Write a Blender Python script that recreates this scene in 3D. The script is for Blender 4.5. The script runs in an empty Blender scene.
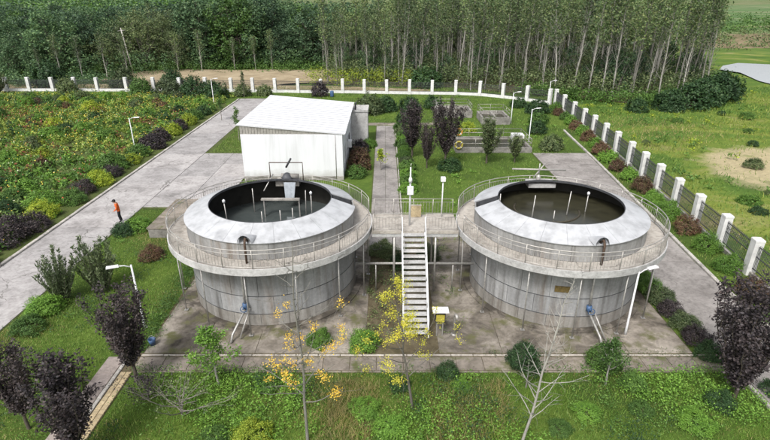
import bpy, math, random
import numpy as np
from mathutils import Vector, Matrix
R = math.radians
PI = math.pi
sc = bpy.context.scene
col = sc.collection

# ---------------------------------------------------------------- camera, sky, sun, exposure
cam = bpy.data.cameras.new('camera')
cam.sensor_width = 36.0
cam.lens = 36.0 * 513 / 770
cam.clip_end = 6000
camo = bpy.data.objects.new('camera', cam)
camo.location = (0, 0, 15)
camo.rotation_euler = (R(90 - 23.4845), 0, 0)
col.objects.link(camo)
sc.camera = camo

SUN_EL, SUN_AZ = 52, 205          # azimuth measured clockwise from +Y (the view direction)
w = bpy.data.worlds.new('World')
sc.world = w
w.use_nodes = True
nt = w.node_tree
nt.nodes.clear()
sky = nt.nodes.new('ShaderNodeTexSky')
sky.sky_type = 'NISHITA'
sky.sun_disc = False
sky.sun_elevation = R(SUN_EL)
sky.sun_rotation = R(SUN_AZ)
sky.air_density = 1.0
sky.dust_density = 5.0
hs = nt.nodes.new('ShaderNodeHueSaturation')      # overcast: the blue is veiled by cloud
hs.inputs['Saturation'].default_value = 0.34
bg = nt.nodes.new('ShaderNodeBackground')
bg.inputs['Strength'].default_value = 0.13
wo = nt.nodes.new('ShaderNodeOutputWorld')
nt.links.new(sky.outputs[0], hs.inputs['Color'])
nt.links.new(hs.outputs[0], bg.inputs[0])
nt.links.new(bg.outputs[0], wo.inputs[0])

sl = bpy.data.lights.new('sun', 'SUN')
sl.energy = 1.5
sl.angle = R(12)
sl.color = (1.0, 0.975, 0.94)
so = bpy.data.objects.new('sun', sl)
az, el = R(SUN_AZ), R(SUN_EL)
sdir = Vector((math.sin(az) * math.cos(el), math.cos(az) * math.cos(el), math.sin(el)))
so.rotation_euler = sdir.to_track_quat('Z', 'Y').to_euler()
so.location = (0, 0, 60)
col.objects.link(so)

sc.view_settings.view_transform = 'Standard'
sc.view_settings.look = 'None'
sc.view_settings.gamma = 1.0
sc.view_settings.exposure = 0.66
sc.view_settings.use_curve_mapping = False
sc.render.engine = 'CYCLES'
sc.cycles.max_bounces = 4
sc.cycles.diffuse_bounces = 2
sc.cycles.glossy_bounces = 2
sc.cycles.transmission_bounces = 2
sc.cycles.use_denoising = True

# ---------------------------------------------------------------- materials
def newmat(name):
    m = bpy.data.materials.new(name)
    m.use_nodes = True
    n = m.node_tree
    n.nodes.clear()
    out = n.nodes.new('ShaderNodeOutputMaterial')
    return m, n, out

def ramp(n, stops, fac=None, interp='LINEAR'):
    r = n.nodes.new('ShaderNodeValToRGB')
    cr = r.color_ramp
    cr.interpolation = interp
    while len(cr.elements) < len(stops):
        cr.elements.new(0.5)
    for e, (p, c) in zip(cr.elements, stops):
        e.position = p
        e.color = (*c, 1) if len(c) == 3 else c
    if fac is not None:
        n.links.new(fac, r.inputs[0])
    return r.outputs[0]

def noise(n, scale, detail=4, rough=0.55, vec=None, dist=0.0):
    t = n.nodes.new('ShaderNodeTexNoise')
    t.inputs['Scale'].default_value = scale
    t.inputs['Detail'].default_value = detail
    t.inputs['Roughness'].default_value = rough
    t.inputs['Distortion'].default_value = dist
    if vec is not None:
        n.links.new(vec, t.inputs['Vector'])
    return t.outputs['Fac']

def pos(n, scale=None):
    g = n.nodes.new('ShaderNodeNewGeometry')
    if scale is None:
        return g.outputs['Position']
    m = n.nodes.new('ShaderNodeMapping')
    m.inputs['Scale'].default_value = scale
    n.links.new(g.outputs['Position'], m.inputs['Vector'])
    return m.outputs[0]

def mix(n, a, b, fac, mode='MIX'):
    m = n.nodes.new('ShaderNodeMix')
    m.data_type = 'RGBA'
    m.blend_type = mode
    m.clamp_factor = True
    for s, v in ((m.inputs[6], a), (m.inputs[7], b), (m.inputs[0], fac)):
        if isinstance(v, (int, float)):
            s.default_value = v
        elif isinstance(v, tuple):
            s.default_value = (*v, 1)
        else:
            n.links.new(v, s)
    return m.outputs[2]

def math_(n, op, a, b=None, c=None, clamp=False):
    m = n.nodes.new('ShaderNodeMath')
    m.operation = op
    m.use_clamp = clamp
    for s, v in zip(m.inputs, (a, b, c)):
        if v is None:
            continue
        if isinstance(v, (int, float)):
            s.default_value = v
        else:
            n.links.new(v, s)
    return m.outputs[0]

def finish(n, out, colr, rough=0.8, metal=0.0, bump=None, bstr=0.3, bdist=0.02, spec=0.4, coat=0.0):
    b = n.nodes.new('ShaderNodeBsdfPrincipled')
    if isinstance(colr, tuple):
        b.inputs['Base Color'].default_value = (*colr, 1)
    else:
        n.links.new(colr, b.inputs['Base Color'])
    if isinstance(rough, (int, float)):
        b.inputs['Roughness'].default_value = rough
    else:
        n.links.new(rough, b.inputs['Roughness'])
    b.inputs['Metallic'].default_value = metal
    b.inputs['Specular IOR Level'].default_value = spec
    if bump is not None:
        bp = n.nodes.new('ShaderNodeBump')
        bp.inputs['Strength'].default_value = bstr
        bp.inputs['Distance'].default_value = bdist
        n.links.new(bump, bp.inputs['Height'])
        n.links.new(bp.outputs[0], b.inputs['Normal'])
    n.links.new(b.outputs[0], out.inputs[0])
    return b

def mat_plain(name, c, rough=0.6, metal=0.0, dirt=0.25, scale=6.0, spec=0.4):
    m, n, out = newmat(name)
    f = noise(n, scale, 5, 0.6, pos(n))
    d = tuple(x * (1 - dirt) for x in c)
    l = tuple(min(1, x * (1 + dirt * 0.3)) for x in c)
    cc = ramp(n, [(0.3, d), (0.55, c), (0.75, l)], f)
    finish(n, out, cc, rough, metal, spec=spec)
    return m

def mat_concrete(name, light, mid, dark, scale=0.5, fine=6.0, bstr=0.25, moss=None, blotf=0.42, damp=False):
    m, n, out = newmat(name)
    p = pos(n)
    big = noise(n, scale, 6, 0.62, p, 0.6)
    fin = noise(n, fine, 6, 0.7, p)
    blot = noise(n, scale * 3.7, 6, 0.7, p, 1.5)
    c1 = ramp(n, [(0.30, dark), (0.46, mid), (0.62, light)], big)
    c1 = mix(n, c1, ramp(n, [(0.36, (0.45, 0.44, 0.43)), (0.50, (1, 1, 1)), (0.70, (1.12, 1.12, 1.12))], blot), blotf, 'MULTIPLY')
    c2 = ramp(n, [(0.25, (0.55, 0.55, 0.55)), (0.5, (0.9, 0.9, 0.9)), (0.75, (1.1, 1.1, 1.1))], fin)
    c = mix(n, c1, c2, 0.75, 'MULTIPLY')
    vo = n.nodes.new('ShaderNodeTexVoronoi')
    vo.feature = 'DISTANCE_TO_EDGE'
    vo.inputs['Scale'].default_value = .33
    wv_ = n.nodes.new('ShaderNodeVectorMath')
    wv_.operation = 'MULTIPLY_ADD'
    nz = n.nodes.new('ShaderNodeTexNoise')
    nz.inputs['Scale'].default_value = 1.4
    nz.inputs['Detail'].default_value = 5
    n.links.new(p, nz.inputs['Vector'])
    n.links.new(nz.outputs['Color'], wv_.inputs[0])
    wv_.inputs[1].default_value = (1.3, 1.3, 0)
    n.links.new(p, wv_.inputs[2])
    n.links.new(wv_.outputs[0], vo.inputs['Vector'])
    crk = ramp(n, [(0.004, (1, 1, 1)), (0.009, (0, 0, 0))], vo.outputs['Distance'])
    crm = ramp(n, [(0.50, (0, 0, 0)), (0.60, (1, 1, 1))], noise(n, .3, 3, .5, p))
    c = mix(n, c, (0.09, 0.085, 0.075), math_(n, 'MULTIPLY', crk, math_(n, 'MULTIPLY', crm, .8)))
    oi = n.nodes.new('ShaderNodeObjectInfo')
    v = ramp(n, [(0.0, (0.86, 0.86, 0.86)), (1.0, (1.08, 1.07, 1.06))], oi.outputs['Random'])
    c = mix(n, c, v, 1.0, 'MULTIPLY')
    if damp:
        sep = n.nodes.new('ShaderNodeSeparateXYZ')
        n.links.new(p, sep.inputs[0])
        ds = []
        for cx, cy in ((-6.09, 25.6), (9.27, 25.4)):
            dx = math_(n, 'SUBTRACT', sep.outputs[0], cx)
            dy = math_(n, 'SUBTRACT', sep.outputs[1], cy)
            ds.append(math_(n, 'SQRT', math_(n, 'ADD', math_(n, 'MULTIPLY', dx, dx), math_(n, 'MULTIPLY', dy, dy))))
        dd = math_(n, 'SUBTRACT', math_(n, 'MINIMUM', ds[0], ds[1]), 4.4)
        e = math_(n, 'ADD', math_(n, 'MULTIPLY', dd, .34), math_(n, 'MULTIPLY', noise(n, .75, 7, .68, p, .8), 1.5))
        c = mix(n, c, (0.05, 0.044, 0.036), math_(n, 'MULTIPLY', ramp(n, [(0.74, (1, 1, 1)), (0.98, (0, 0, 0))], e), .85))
    if moss:
        mm = ramp(n, [(0.52, (0, 0, 0)), (0.66, (1, 1, 1))], noise(n, scale * 1.7, 6, 0.65, p))
        c = mix(n, c, moss, mm)
    finish(n, out, c, 0.9, bump=fin, bstr=bstr, spec=0.25)
    return m

LEAF = 1.6
def mat_leaf(name, cols, var=0.25, trans=0.25, gloss=0.0):
    """cols: dark to light leaf colours; each leaf picks one, each plant shifts a little."""
    m, n, out = newmat(name)
    cols = [tuple(0.96 * x * LEAF + 0.04 * (0.3 * c[0] + 0.6 * c[1] + 0.1 * c[2]) * LEAF for x in c) for c in cols]
    g = n.nodes.new('ShaderNodeNewGeometry')
    k = len(cols)
    c = ramp(n, [(i / max(1, k - 1), cc) for i, cc in enumerate(cols)], g.outputs['Random Per Island'])
    oi = n.nodes.new('ShaderNodeObjectInfo')
    v = ramp(n, [(0.0, (1 - var, 1 - var, 1 - var * 0.8)), (1.0, (1 + var, 1 + var * 0.8, 1 + var * 0.4))], oi.outputs['Random'])
    c = mix(n, c, v, 1.0, 'MULTIPLY')
    big = noise(n, 1.3, 3, 0.6, g.outputs['Position'])
    v2 = ramp(n, [(0.3, (0.82, 0.86, 0.85)), (0.7, (1.15, 1.1, 1.0))], big)
    c = mix(n, c, v2, 1.0, 'MULTIPLY')
    d = n.nodes.new('ShaderNodeBsdfPrincipled')
    d.inputs['Roughness'].default_value = 0.55
    d.inputs['Specular IOR Level'].default_value = 0.3
    n.links.new(c, d.inputs['Base Color'])
    t = n.nodes.new('ShaderNodeBsdfTranslucent')
    n.links.new(c, t.inputs['Color'])
    ms = n.nodes.new('ShaderNodeMixShader')
    ms.inputs[0].default_value = trans
    n.links.new(d.outputs[0], ms.inputs[1])
    n.links.new(t.outputs[0], ms.inputs[2])
    n.links.new(ms.outputs[0], out.inputs[0])
    return m

M = {}
M['road'] = mat_concrete('road_concrete', (0.43, 0.415, 0.41), (0.36, 0.345, 0.34), (0.25, 0.24, 0.235), 0.45, 5.0)
M['drive'] = mat_concrete('drive_concrete', (0.33, 0.31, 0.295), (0.26, 0.243, 0.23), (0.17, 0.157, 0.148), 0.5, 5.0)
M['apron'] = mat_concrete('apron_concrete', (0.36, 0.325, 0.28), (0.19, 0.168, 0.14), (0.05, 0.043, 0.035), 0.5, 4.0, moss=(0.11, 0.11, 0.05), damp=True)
M['dirtpath'] = mat_concrete('dirty_pavement', (0.32, 0.28, 0.24), (0.24, 0.21, 0.175), (0.13, 0.115, 0.09), 0.6, 6.0, moss=(0.10, 0.11, 0.045))
M['kerb'] = mat_concrete('kerb_concrete', (0.52, 0.50, 0.46), (0.44, 0.42, 0.39), (0.28, 0.265, 0.24), 1.2, 9.0)
M['paver'] = mat_concrete('yellow_paver', (0.52, 0.43, 0.27), (0.46, 0.37, 0.23), (0.30, 0.25, 0.16), 1.6, 9.0)
M['pinkpath'] = mat_concrete('pink_pavement', (0.42, 0.36, 0.33), (0.36, 0.31, 0.28), (0.24, 0.20, 0.18), 0.9, 6.0)
M['basin'] = mat_concrete('basin_concrete', (0.36, 0.345, 0.32), (0.26, 0.25, 0.23), (0.12, 0.115, 0.10), 1.0, 6.0)
M['deck'] = mat_concrete('walkway_concrete', (0.52, 0.485, 0.435), (0.45, 0.415, 0.37), (0.31, 0.285, 0.25), 0.8, 6.0, blotf=.45)
M['whitewall'] = mat_plain('white_wall_paint', (0.66, 0.67, 0.68), 0.75, dirt=0.14, scale=1.2)
def mat_housewall():
    m, n, out = newmat('white_house_paint')
    st_ = noise(n, 1.0, 6, 0.65, pos(n, (1.6, 1.6, .16)), .3)
    c = ramp(n, [(0.30, (0.60, 0.61, 0.63)), (0.46, (0.68, 0.69, 0.72)), (0.6, (0.71, 0.72, 0.75))], st_)
    sep = n.nodes.new('ShaderNodeSeparateXYZ')
    n.links.new(pos(n), sep.inputs[0])
    base = math_(n, 'ADD', sep.outputs[2], math_(n, 'MULTIPLY', noise(n, 1.2, 5, .6, pos(n)), 1.2))
    c = mix(n, c, ramp(n, [(0.5, (0.62, 0.60, 0.56)), (1.0, (1, 1, 1))], math_(n, 'MULTIPLY', base, .62)), .9, 'MULTIPLY')
    sp = noise(n, 3.5, 6, .7, pos(n), 1.0)
    c = mix(n, c, (0.36, 0.36, 0.35), math_(n, 'MULTIPLY', ramp(n, [(0.66, (0, 0, 0)), (0.72, (1, 1, 1))], sp), .6))
    finish(n, out, c, .75, spec=.3)
    return m
M['housewall'] = mat_housewall()
M['pillar'] = mat_plain('white_pillar_paint', (0.66, 0.66, 0.65), 0.75, dirt=0.25, scale=2.5)
M['whitemetal'] = mat_plain('white_metal', (0.68, 0.69, 0.70), 0.45, dirt=0.15)
M['lampglass'] = mat_plain('lamp_diffuser', (0.72, 0.73, 0.70), 0.3)
M['steel'] = mat_plain('galvanised_steel', (0.42, 0.41, 0.39), 0.45, 0.5, dirt=0.35, scale=9)
M['rail'] = mat_plain('stainless_rail', (0.45, 0.43, 0.40), 0.4, 0.4, dirt=0.3, scale=5)
M['iron'] = mat_plain('dark_iron', (0.075, 0.078, 0.085), 0.55, 0.2, dirt=0.4)
M['dark'] = mat_plain('dark_gap', (0.02, 0.02, 0.02), 0.8)
M['rust'] = mat_plain('rusty_steel', (0.085, 0.055, 0.038), 0.8, dirt=0.5, scale=12)
M['feed'] = mat_plain('feed_plate_steel', (0.30, 0.33, 0.36), 0.4, 0.2)
M['plate'] = mat_plain('tarnished_plate', (0.16, 0.115, 0.04), 0.6, dirt=0.5, scale=14)
M['yellow'] = mat_plain('yellow_panel', (0.42, 0.36, 0.06), 0.55, dirt=0.2)
M['buoy'] = mat_plain('orange_buoy', (0.50, 0.26, 0.05), 0.6)
M['buoy2'] = mat_plain('yellow_buoy', (0.50, 0.42, 0.08), 0.6)
M['blue'] = mat_plain('blue_plastic', (0.06, 0.12, 0.24), 0.5, dirt=.4)
M['orange'] = mat_plain('orange_jacket', (0.72, 0.13, 0.025), 0.8, dirt=0.3, scale=14)
M['trousers'] = mat_plain('dark_trousers', (0.02, 0.02, 0.025), 0.85)
M['skin'] = mat_plain('skin', (0.42, 0.24, 0.16), 0.6, dirt=0.1)
M['hair'] = mat_plain('dark_hair', (0.012, 0.011, 0.012), 0.7)
M['winglass'] = mat_plain('window_glass', (0.07, 0.09, 0.10), 0.12, dirt=0.2, spec=0.6)
def mat_bark(name, c, scale):
    m, n, out = newmat(name)
    f = noise(n, scale, 6, 0.7, pos(n, (1, 1, .35)))
    cc = ramp(n, [(0.3, tuple(x * .45 for x in c)), (0.5, tuple(x * .85 for x in c)), (0.72, c)], f)
    oi = n.nodes.new('ShaderNodeObjectInfo')
    cc = mix(n, cc, ramp(n, [(0, (.55, .55, .53)), (1, (1.1, 1.1, 1.1))], oi.outputs['Random']), 1.0, 'MULTIPLY')
    finish(n, out, cc, .9, bump=f, bstr=.4, bdist=.02, spec=.2)
    return m
M['bark_pale'] = mat_bark('pale_bark', (0.40, 0.385, 0.35), 5)
M['bark_grey'] = mat_bark('grey_bark', (0.27, 0.25, 0.22), 7)
M['bark_dark'] = mat_plain('dark_bark', (0.09, 0.075, 0.06), 0.9, dirt=0.4, scale=7)
M['roofpaint'] = mat_plain('roof_white_steel', (0.66, 0.67, 0.69), 0.55, dirt=0.07, scale=0.7)

def mat_tank(name, light, mid, dark, rust=(0.16, 0.105, 0.06)):
    m, n, out = newmat(name)
    streak = noise(n, 1.0, 6, 0.65, pos(n, (2.6, 2.6, 0.22)), 0.4)
    fin = noise(n, 7.0, 6, 0.7, pos(n))
    c = ramp(n, [(0.30, dark), (0.45, mid), (0.66, light)], streak)
    rs = ramp(n, [(0.56, (0, 0, 0)), (0.70, (1, 1, 1))], noise(n, 1.0, 5, 0.6, pos(n, (1.5, 1.5, 0.12)), 0.2))
    g = n.nodes.new('ShaderNodeNewGeometry')
    c = mix(n, c, rust, math_(n, 'MULTIPLY', rs, 0.55))
    c2 = ramp(n, [(0.3, (0.7, 0.7, 0.7)), (0.7, (1.08, 1.08, 1.08))], fin)
    c = mix(n, c, c2, 0.8, 'MULTIPLY')
    oi = n.nodes.new('ShaderNodeObjectInfo')
    v = ramp(n, [(0.0, (0.84, 0.84, 0.84)), (1.0, (1.12, 1.11, 1.10))], oi.outputs['Random'])
    c = mix(n, c, v, 1.0, 'MULTIPLY')
    finish(n, out, c, 0.62, 0.0, fin, 0.15, spec=0.4)
    return m
M['tank'] = mat_tank('tank_sheet', (0.38, 0.387, 0.395), (0.295, 0.30, 0.303), (0.17, 0.17, 0.166))
M['tankup'] = mat_tank('tank_upper_sheet', (0.34, 0.342, 0.342), (0.27, 0.27, 0.266), (0.17, 0.166, 0.158))
M['tankbase'] = mat_tank('tank_base_sheet', (0.34, 0.33, 0.31), (0.26, 0.248, 0.228), (0.14, 0.125, 0.105))
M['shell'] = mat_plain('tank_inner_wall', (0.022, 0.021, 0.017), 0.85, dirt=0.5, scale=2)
M['tankroof'] = mat_plain('tank_roof_sheet', (0.45, 0.46, 0.475), 0.45, 0.0, dirt=0.32, scale=1.6)
M['slab'] = mat_concrete('ring_slab', (0.54, 0.54, 0.535), (0.47, 0.47, 0.465), (0.34, 0.335, 0.325), 1.0, 7.0, blotf=.35)

def mat_water(name, c, rough, c2=None, ripple=True):
    m, n, out = newmat(name)
    f = noise(n, 0.9, 5, 0.6, pos(n), 1.2)
    cc = ramp(n, [(0.35, c), (0.7, c2 or c)], f)
    rp = noise(n, 7.0, 3, 0.5, pos(n))
    finish(n, out, cc, rough, 0.0, rp if ripple else None, 0.04, 0.02, spec=0.5)
    return m
M['water_clear'] = mat_water('still_water', (0.052, 0.062, 0.062), 0.03, (0.075, 0.086, 0.082))
M['water_murky'] = mat_water('murky_water', (0.024, 0.023, 0.014), 0.22, (0.045, 0.043, 0.025))
M['river'] = mat_water('river_water', (0.40, 0.42, 0.43), 0.05, ripple=False)
M['scum'] = mat_plain('scum_ring', (0.06, 0.052, 0.036), 0.6, dirt=0.3)

# foliage
M['leaf_poplar'] = mat_leaf('poplar_leaves', [(0.042, 0.076, 0.032), (0.066, 0.112, 0.046), (0.10, 0.148, 0.062), (0.165, 0.19, 0.09)], 0.35)
M['leaf_forest'] = mat_leaf('forest_leaves', [(0.022, 0.05, 0.026), (0.04, 0.084, 0.042), (0.062, 0.118, 0.057), (0.10, 0.16, 0.078)], 0.4)
M['leaf_olive'] = mat_leaf('olive_leaves', [(0.032, 0.055, 0.024), (0.055, 0.085, 0.036), (0.08, 0.112, 0.048), (0.115, 0.14, 0.068)], 0.3)
M['leaf_bright'] = mat_leaf('bright_leaves', [(0.05, 0.11, 0.015), (0.08, 0.17, 0.025), (0.12, 0.23, 0.035)], 0.25)
M['leaf_green'] = mat_leaf('green_leaves', [(0.03, 0.07, 0.015), (0.055, 0.115, 0.025), (0.085, 0.16, 0.035)], 0.25)
M['leaf_darkgreen'] = mat_leaf('dark_green_leaves', [(0.014, 0.036, 0.014), (0.025, 0.06, 0.022), (0.045, 0.085, 0.03)], 0.2)
M['leaf_yellowgreen'] = mat_leaf('yellow_green_leaves', [(0.11, 0.17, 0.015), (0.19, 0.26, 0.02), (0.29, 0.33, 0.03)], 0.2)
M['leaf_plum'] = mat_leaf('plum_leaves', [(0.014, 0.012, 0.014), (0.026, 0.022, 0.026), (0.042, 0.034, 0.038), (0.065, 0.052, 0.052)], 0.15, 0.12)
M['leaf_red'] = mat_leaf('red_leaves', [(0.045, 0.022, 0.018), (0.08, 0.038, 0.03), (0.10, 0.065, 0.035), (0.07, 0.075, 0.03)], 0.2, 0.15)
M['leaf_gold'] = mat_leaf('golden_leaves', [(0.38, 0.22, 0.025), (0.50, 0.34, 0.035), (0.60, 0.45, 0.08)], 0.1, 0.3)
M['leaf_lemon'] = mat_leaf('lemon_leaves', [(0.26, 0.27, 0.025), (0.38, 0.37, 0.03), (0.50, 0.45, 0.055)], 0.1, 0.3)
M['leaf_oleander'] = mat_leaf('oleander_leaves', [(0.045, 0.065, 0.035), (0.075, 0.105, 0.055), (0.12, 0.15, 0.085)], 0.15)
M['grass'] = mat_leaf('grass_blades', [(0.05, 0.10, 0.012), (0.085, 0.155, 0.02), (0.125, 0.20, 0.03), (0.19, 0.22, 0.06)], 0.05)
M['grass_front'] = mat_leaf('front_grass_blades', [(0.045, 0.10, 0.012), (0.075, 0.15, 0.02), (0.11, 0.195, 0.028), (0.17, 0.21, 0.055)], 0.05)
M['grass_lush'] = mat_leaf('lush_grass_blades', [(0.05, 0.105, 0.016), (0.08, 0.15, 0.024), (0.115, 0.19, 0.034), (0.17, 0.20, 0.06)], 0.05)
M['grass_dry'] = mat_leaf('dry_grass_blades', [(0.12, 0.10, 0.04), (0.20, 0.165, 0.07), (0.28, 0.24, 0.11), (0.13, 0.16, 0.04)], 0.05)
M['grass_meadow'] = mat_leaf('meadow_blades', [(0.05, 0.105, 0.018), (0.085, 0.15, 0.024), (0.14, 0.195, 0.03), (0.23, 0.24, 0.05)], 0.05)
M['bed_pale'] = mat_leaf('pale_bed_leaves', [(0.06, 0.10, 0.03), (0.09, 0.15, 0.04), (0.14, 0.19, 0.06)], 0.1)
M['bed_yellow'] = mat_leaf('yellowish_bed_leaves', [(0.08, 0.14, 0.02), (0.13, 0.19, 0.03), (0.21, 0.24, 0.05), (0.10, 0.15, 0.03)], 0.1)
M['fl_yellow'] = mat_plain('yellow_petals', (0.68, 0.52, 0.08), 0.7, dirt=0.2)
M['fl_red'] = mat_plain('red_petals', (0.46, 0.10, 0.045), 0.7, dirt=0.3)
M['fl_white'] = mat_plain('white_petals', (0.55, 0.54, 0.40), 0.7, dirt=0.2)
M['bronze'] = mat_leaf('bronze_leaves', [(0.10, 0.03, 0.02), (0.16, 0.06, 0.03), (0.13, 0.09, 0.04)], 0.1)

def mat_ground():
    m, n, out = newmat('ground_grass')
    p = pos(n)
    sep = n.nodes.new('ShaderNodeSeparateXYZ')
    n.links.new(p, sep.inputs[0])
    X, Y = sep.outputs[0], sep.outputs[1]
    f1 = noise(n, 0.22, 6, 0.62, p, 0.8)
    f2 = noise(n, 3.5, 5, 0.7, p)
    lawn = ramp(n, [(0.30, (0.045, 0.075, 0.018)), (0.5, (0.075, 0.125, 0.022)), (0.68, (0.11, 0.165, 0.03))], f1)
    # meadow outside the right fence: green, yellow-green and straw patches
    fm = noise(n, 0.055, 7, 0.66, pos(n, (1.0, 1.6, 1.0)), 1.0)
    mead = ramp(n, [(0.34, (0.06, 0.115, 0.022)), (0.48, (0.095, 0.16, 0.028)), (0.58, (0.17, 0.21, 0.04)), (0.68, (0.28, 0.25, 0.12))], fm)
    right = math_(n, 'GREATER_THAN', math_(n, 'SUBTRACT', X, math_(n, 'MULTIPLY', Y, 0.088)), 19.4)
    c = mix(n, lawn, mead, right)
    # bare straw-coloured patch in the meadow
    dx = math_(n, 'DIVIDE', math_(n, 'SUBTRACT', X, 40), 10)
    dy = math_(n, 'DIVIDE', math_(n, 'SUBTRACT', Y, 46), 10)
    dd = math_(n, 'ADD', math_(n, 'MULTIPLY', dx, dx), math_(n, 'MULTIPLY', dy, dy))
    dd = math_(n, 'ADD', dd, math_(n, 'MULTIPLY', math_(n, 'SUBTRACT', noise(n, 0.16, 6, 0.65, p), 0.5), 2.6))
    c = mix(n, c, (0.40, 0.34, 0.21), ramp(n, [(0.5, (1, 1, 1)), (1.0, (0, 0, 0))], dd))
    # far fields beyond the wood
    far = ramp(n, [(0.0, (0, 0, 0)), (1.0, (1, 1, 1))], math_(n, 'DIVIDE', math_(n, 'SUBTRACT', Y, 150), 60, clamp=True))
    ff = noise(n, 0.012, 4, 0.5, pos(n, (0.7, 1.8, 1.0)))
    fcol = ramp(n, [(0.36, (0.06, 0.115, 0.035)), (0.48, (0.10, 0.16, 0.05)), (0.54, (0.25, 0.22, 0.14)), (0.66, (0.12, 0.17, 0.06))], ff)
    c = mix(n, c, fcol, far)
    c = mix(n, c, ramp(n, [(0.25, (0.6, 0.6, 0.6)), (0.75, (1.25, 1.25, 1.2))], f2), 0.8, 'MULTIPLY')
    finish(n, out, c, 0.95, bump=f2, bstr=0.6, bdist=0.08, spec=0.15)
    return m
M['ground'] = mat_ground()

def mat_soil(name, a, b, c_, scale=0.5, band=False):
    m, n, out = newmat(name)
    p = pos(n)
    f = noise(n, scale, 6, 0.65, p if not band else pos(n, (.35, 3.0, 1)), 0.7)
    f2 = noise(n, 6.0, 5, 0.7, p)
    c = ramp(n, [(0.32, a), (0.5, b), (0.68, c_)], f)
    c = mix(n, c, ramp(n, [(0.25, (0.65, 0.65, 0.65)), (0.75, (1.2, 1.2, 1.2))], f2), 0.8, 'MULTIPLY')
    finish(n, out, c, 0.95, bump=f2, bstr=0.6, bdist=0.05, spec=0.15)
    return m
M['soil'] = mat_soil('bed_soil', (0.05, 0.065, 0.022), (0.08, 0.105, 0.03), (0.10, 0.11, 0.045))
M['clearing'] = mat_soil('bare_earth', (0.24, 0.19, 0.12), (0.34, 0.275, 0.18), (0.42, 0.35, 0.24), 0.25)
M['damp'] = mat_soil('damp_concrete', (0.035, 0.03, 0.024), (0.06, 0.052, 0.042), (0.11, 0.097, 0.08), 1.2)
M['bank'] = mat_soil('river_bank_scrub', (0.11, 0.11, 0.05), (0.19, 0.155, 0.09), (0.26, 0.20, 0.13), 0.12)
M['hill'] = mat_soil('hill_scrub', (0.06, 0.12, 0.045), (0.10, 0.17, 0.06), (0.30, 0.27, 0.18), 0.03, True)
M['weedsoil'] = mat_soil('weedy_soil', (0.06, 0.055, 0.03), (0.11, 0.09, 0.055), (0.15, 0.13, 0.08), 1.2)

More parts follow.
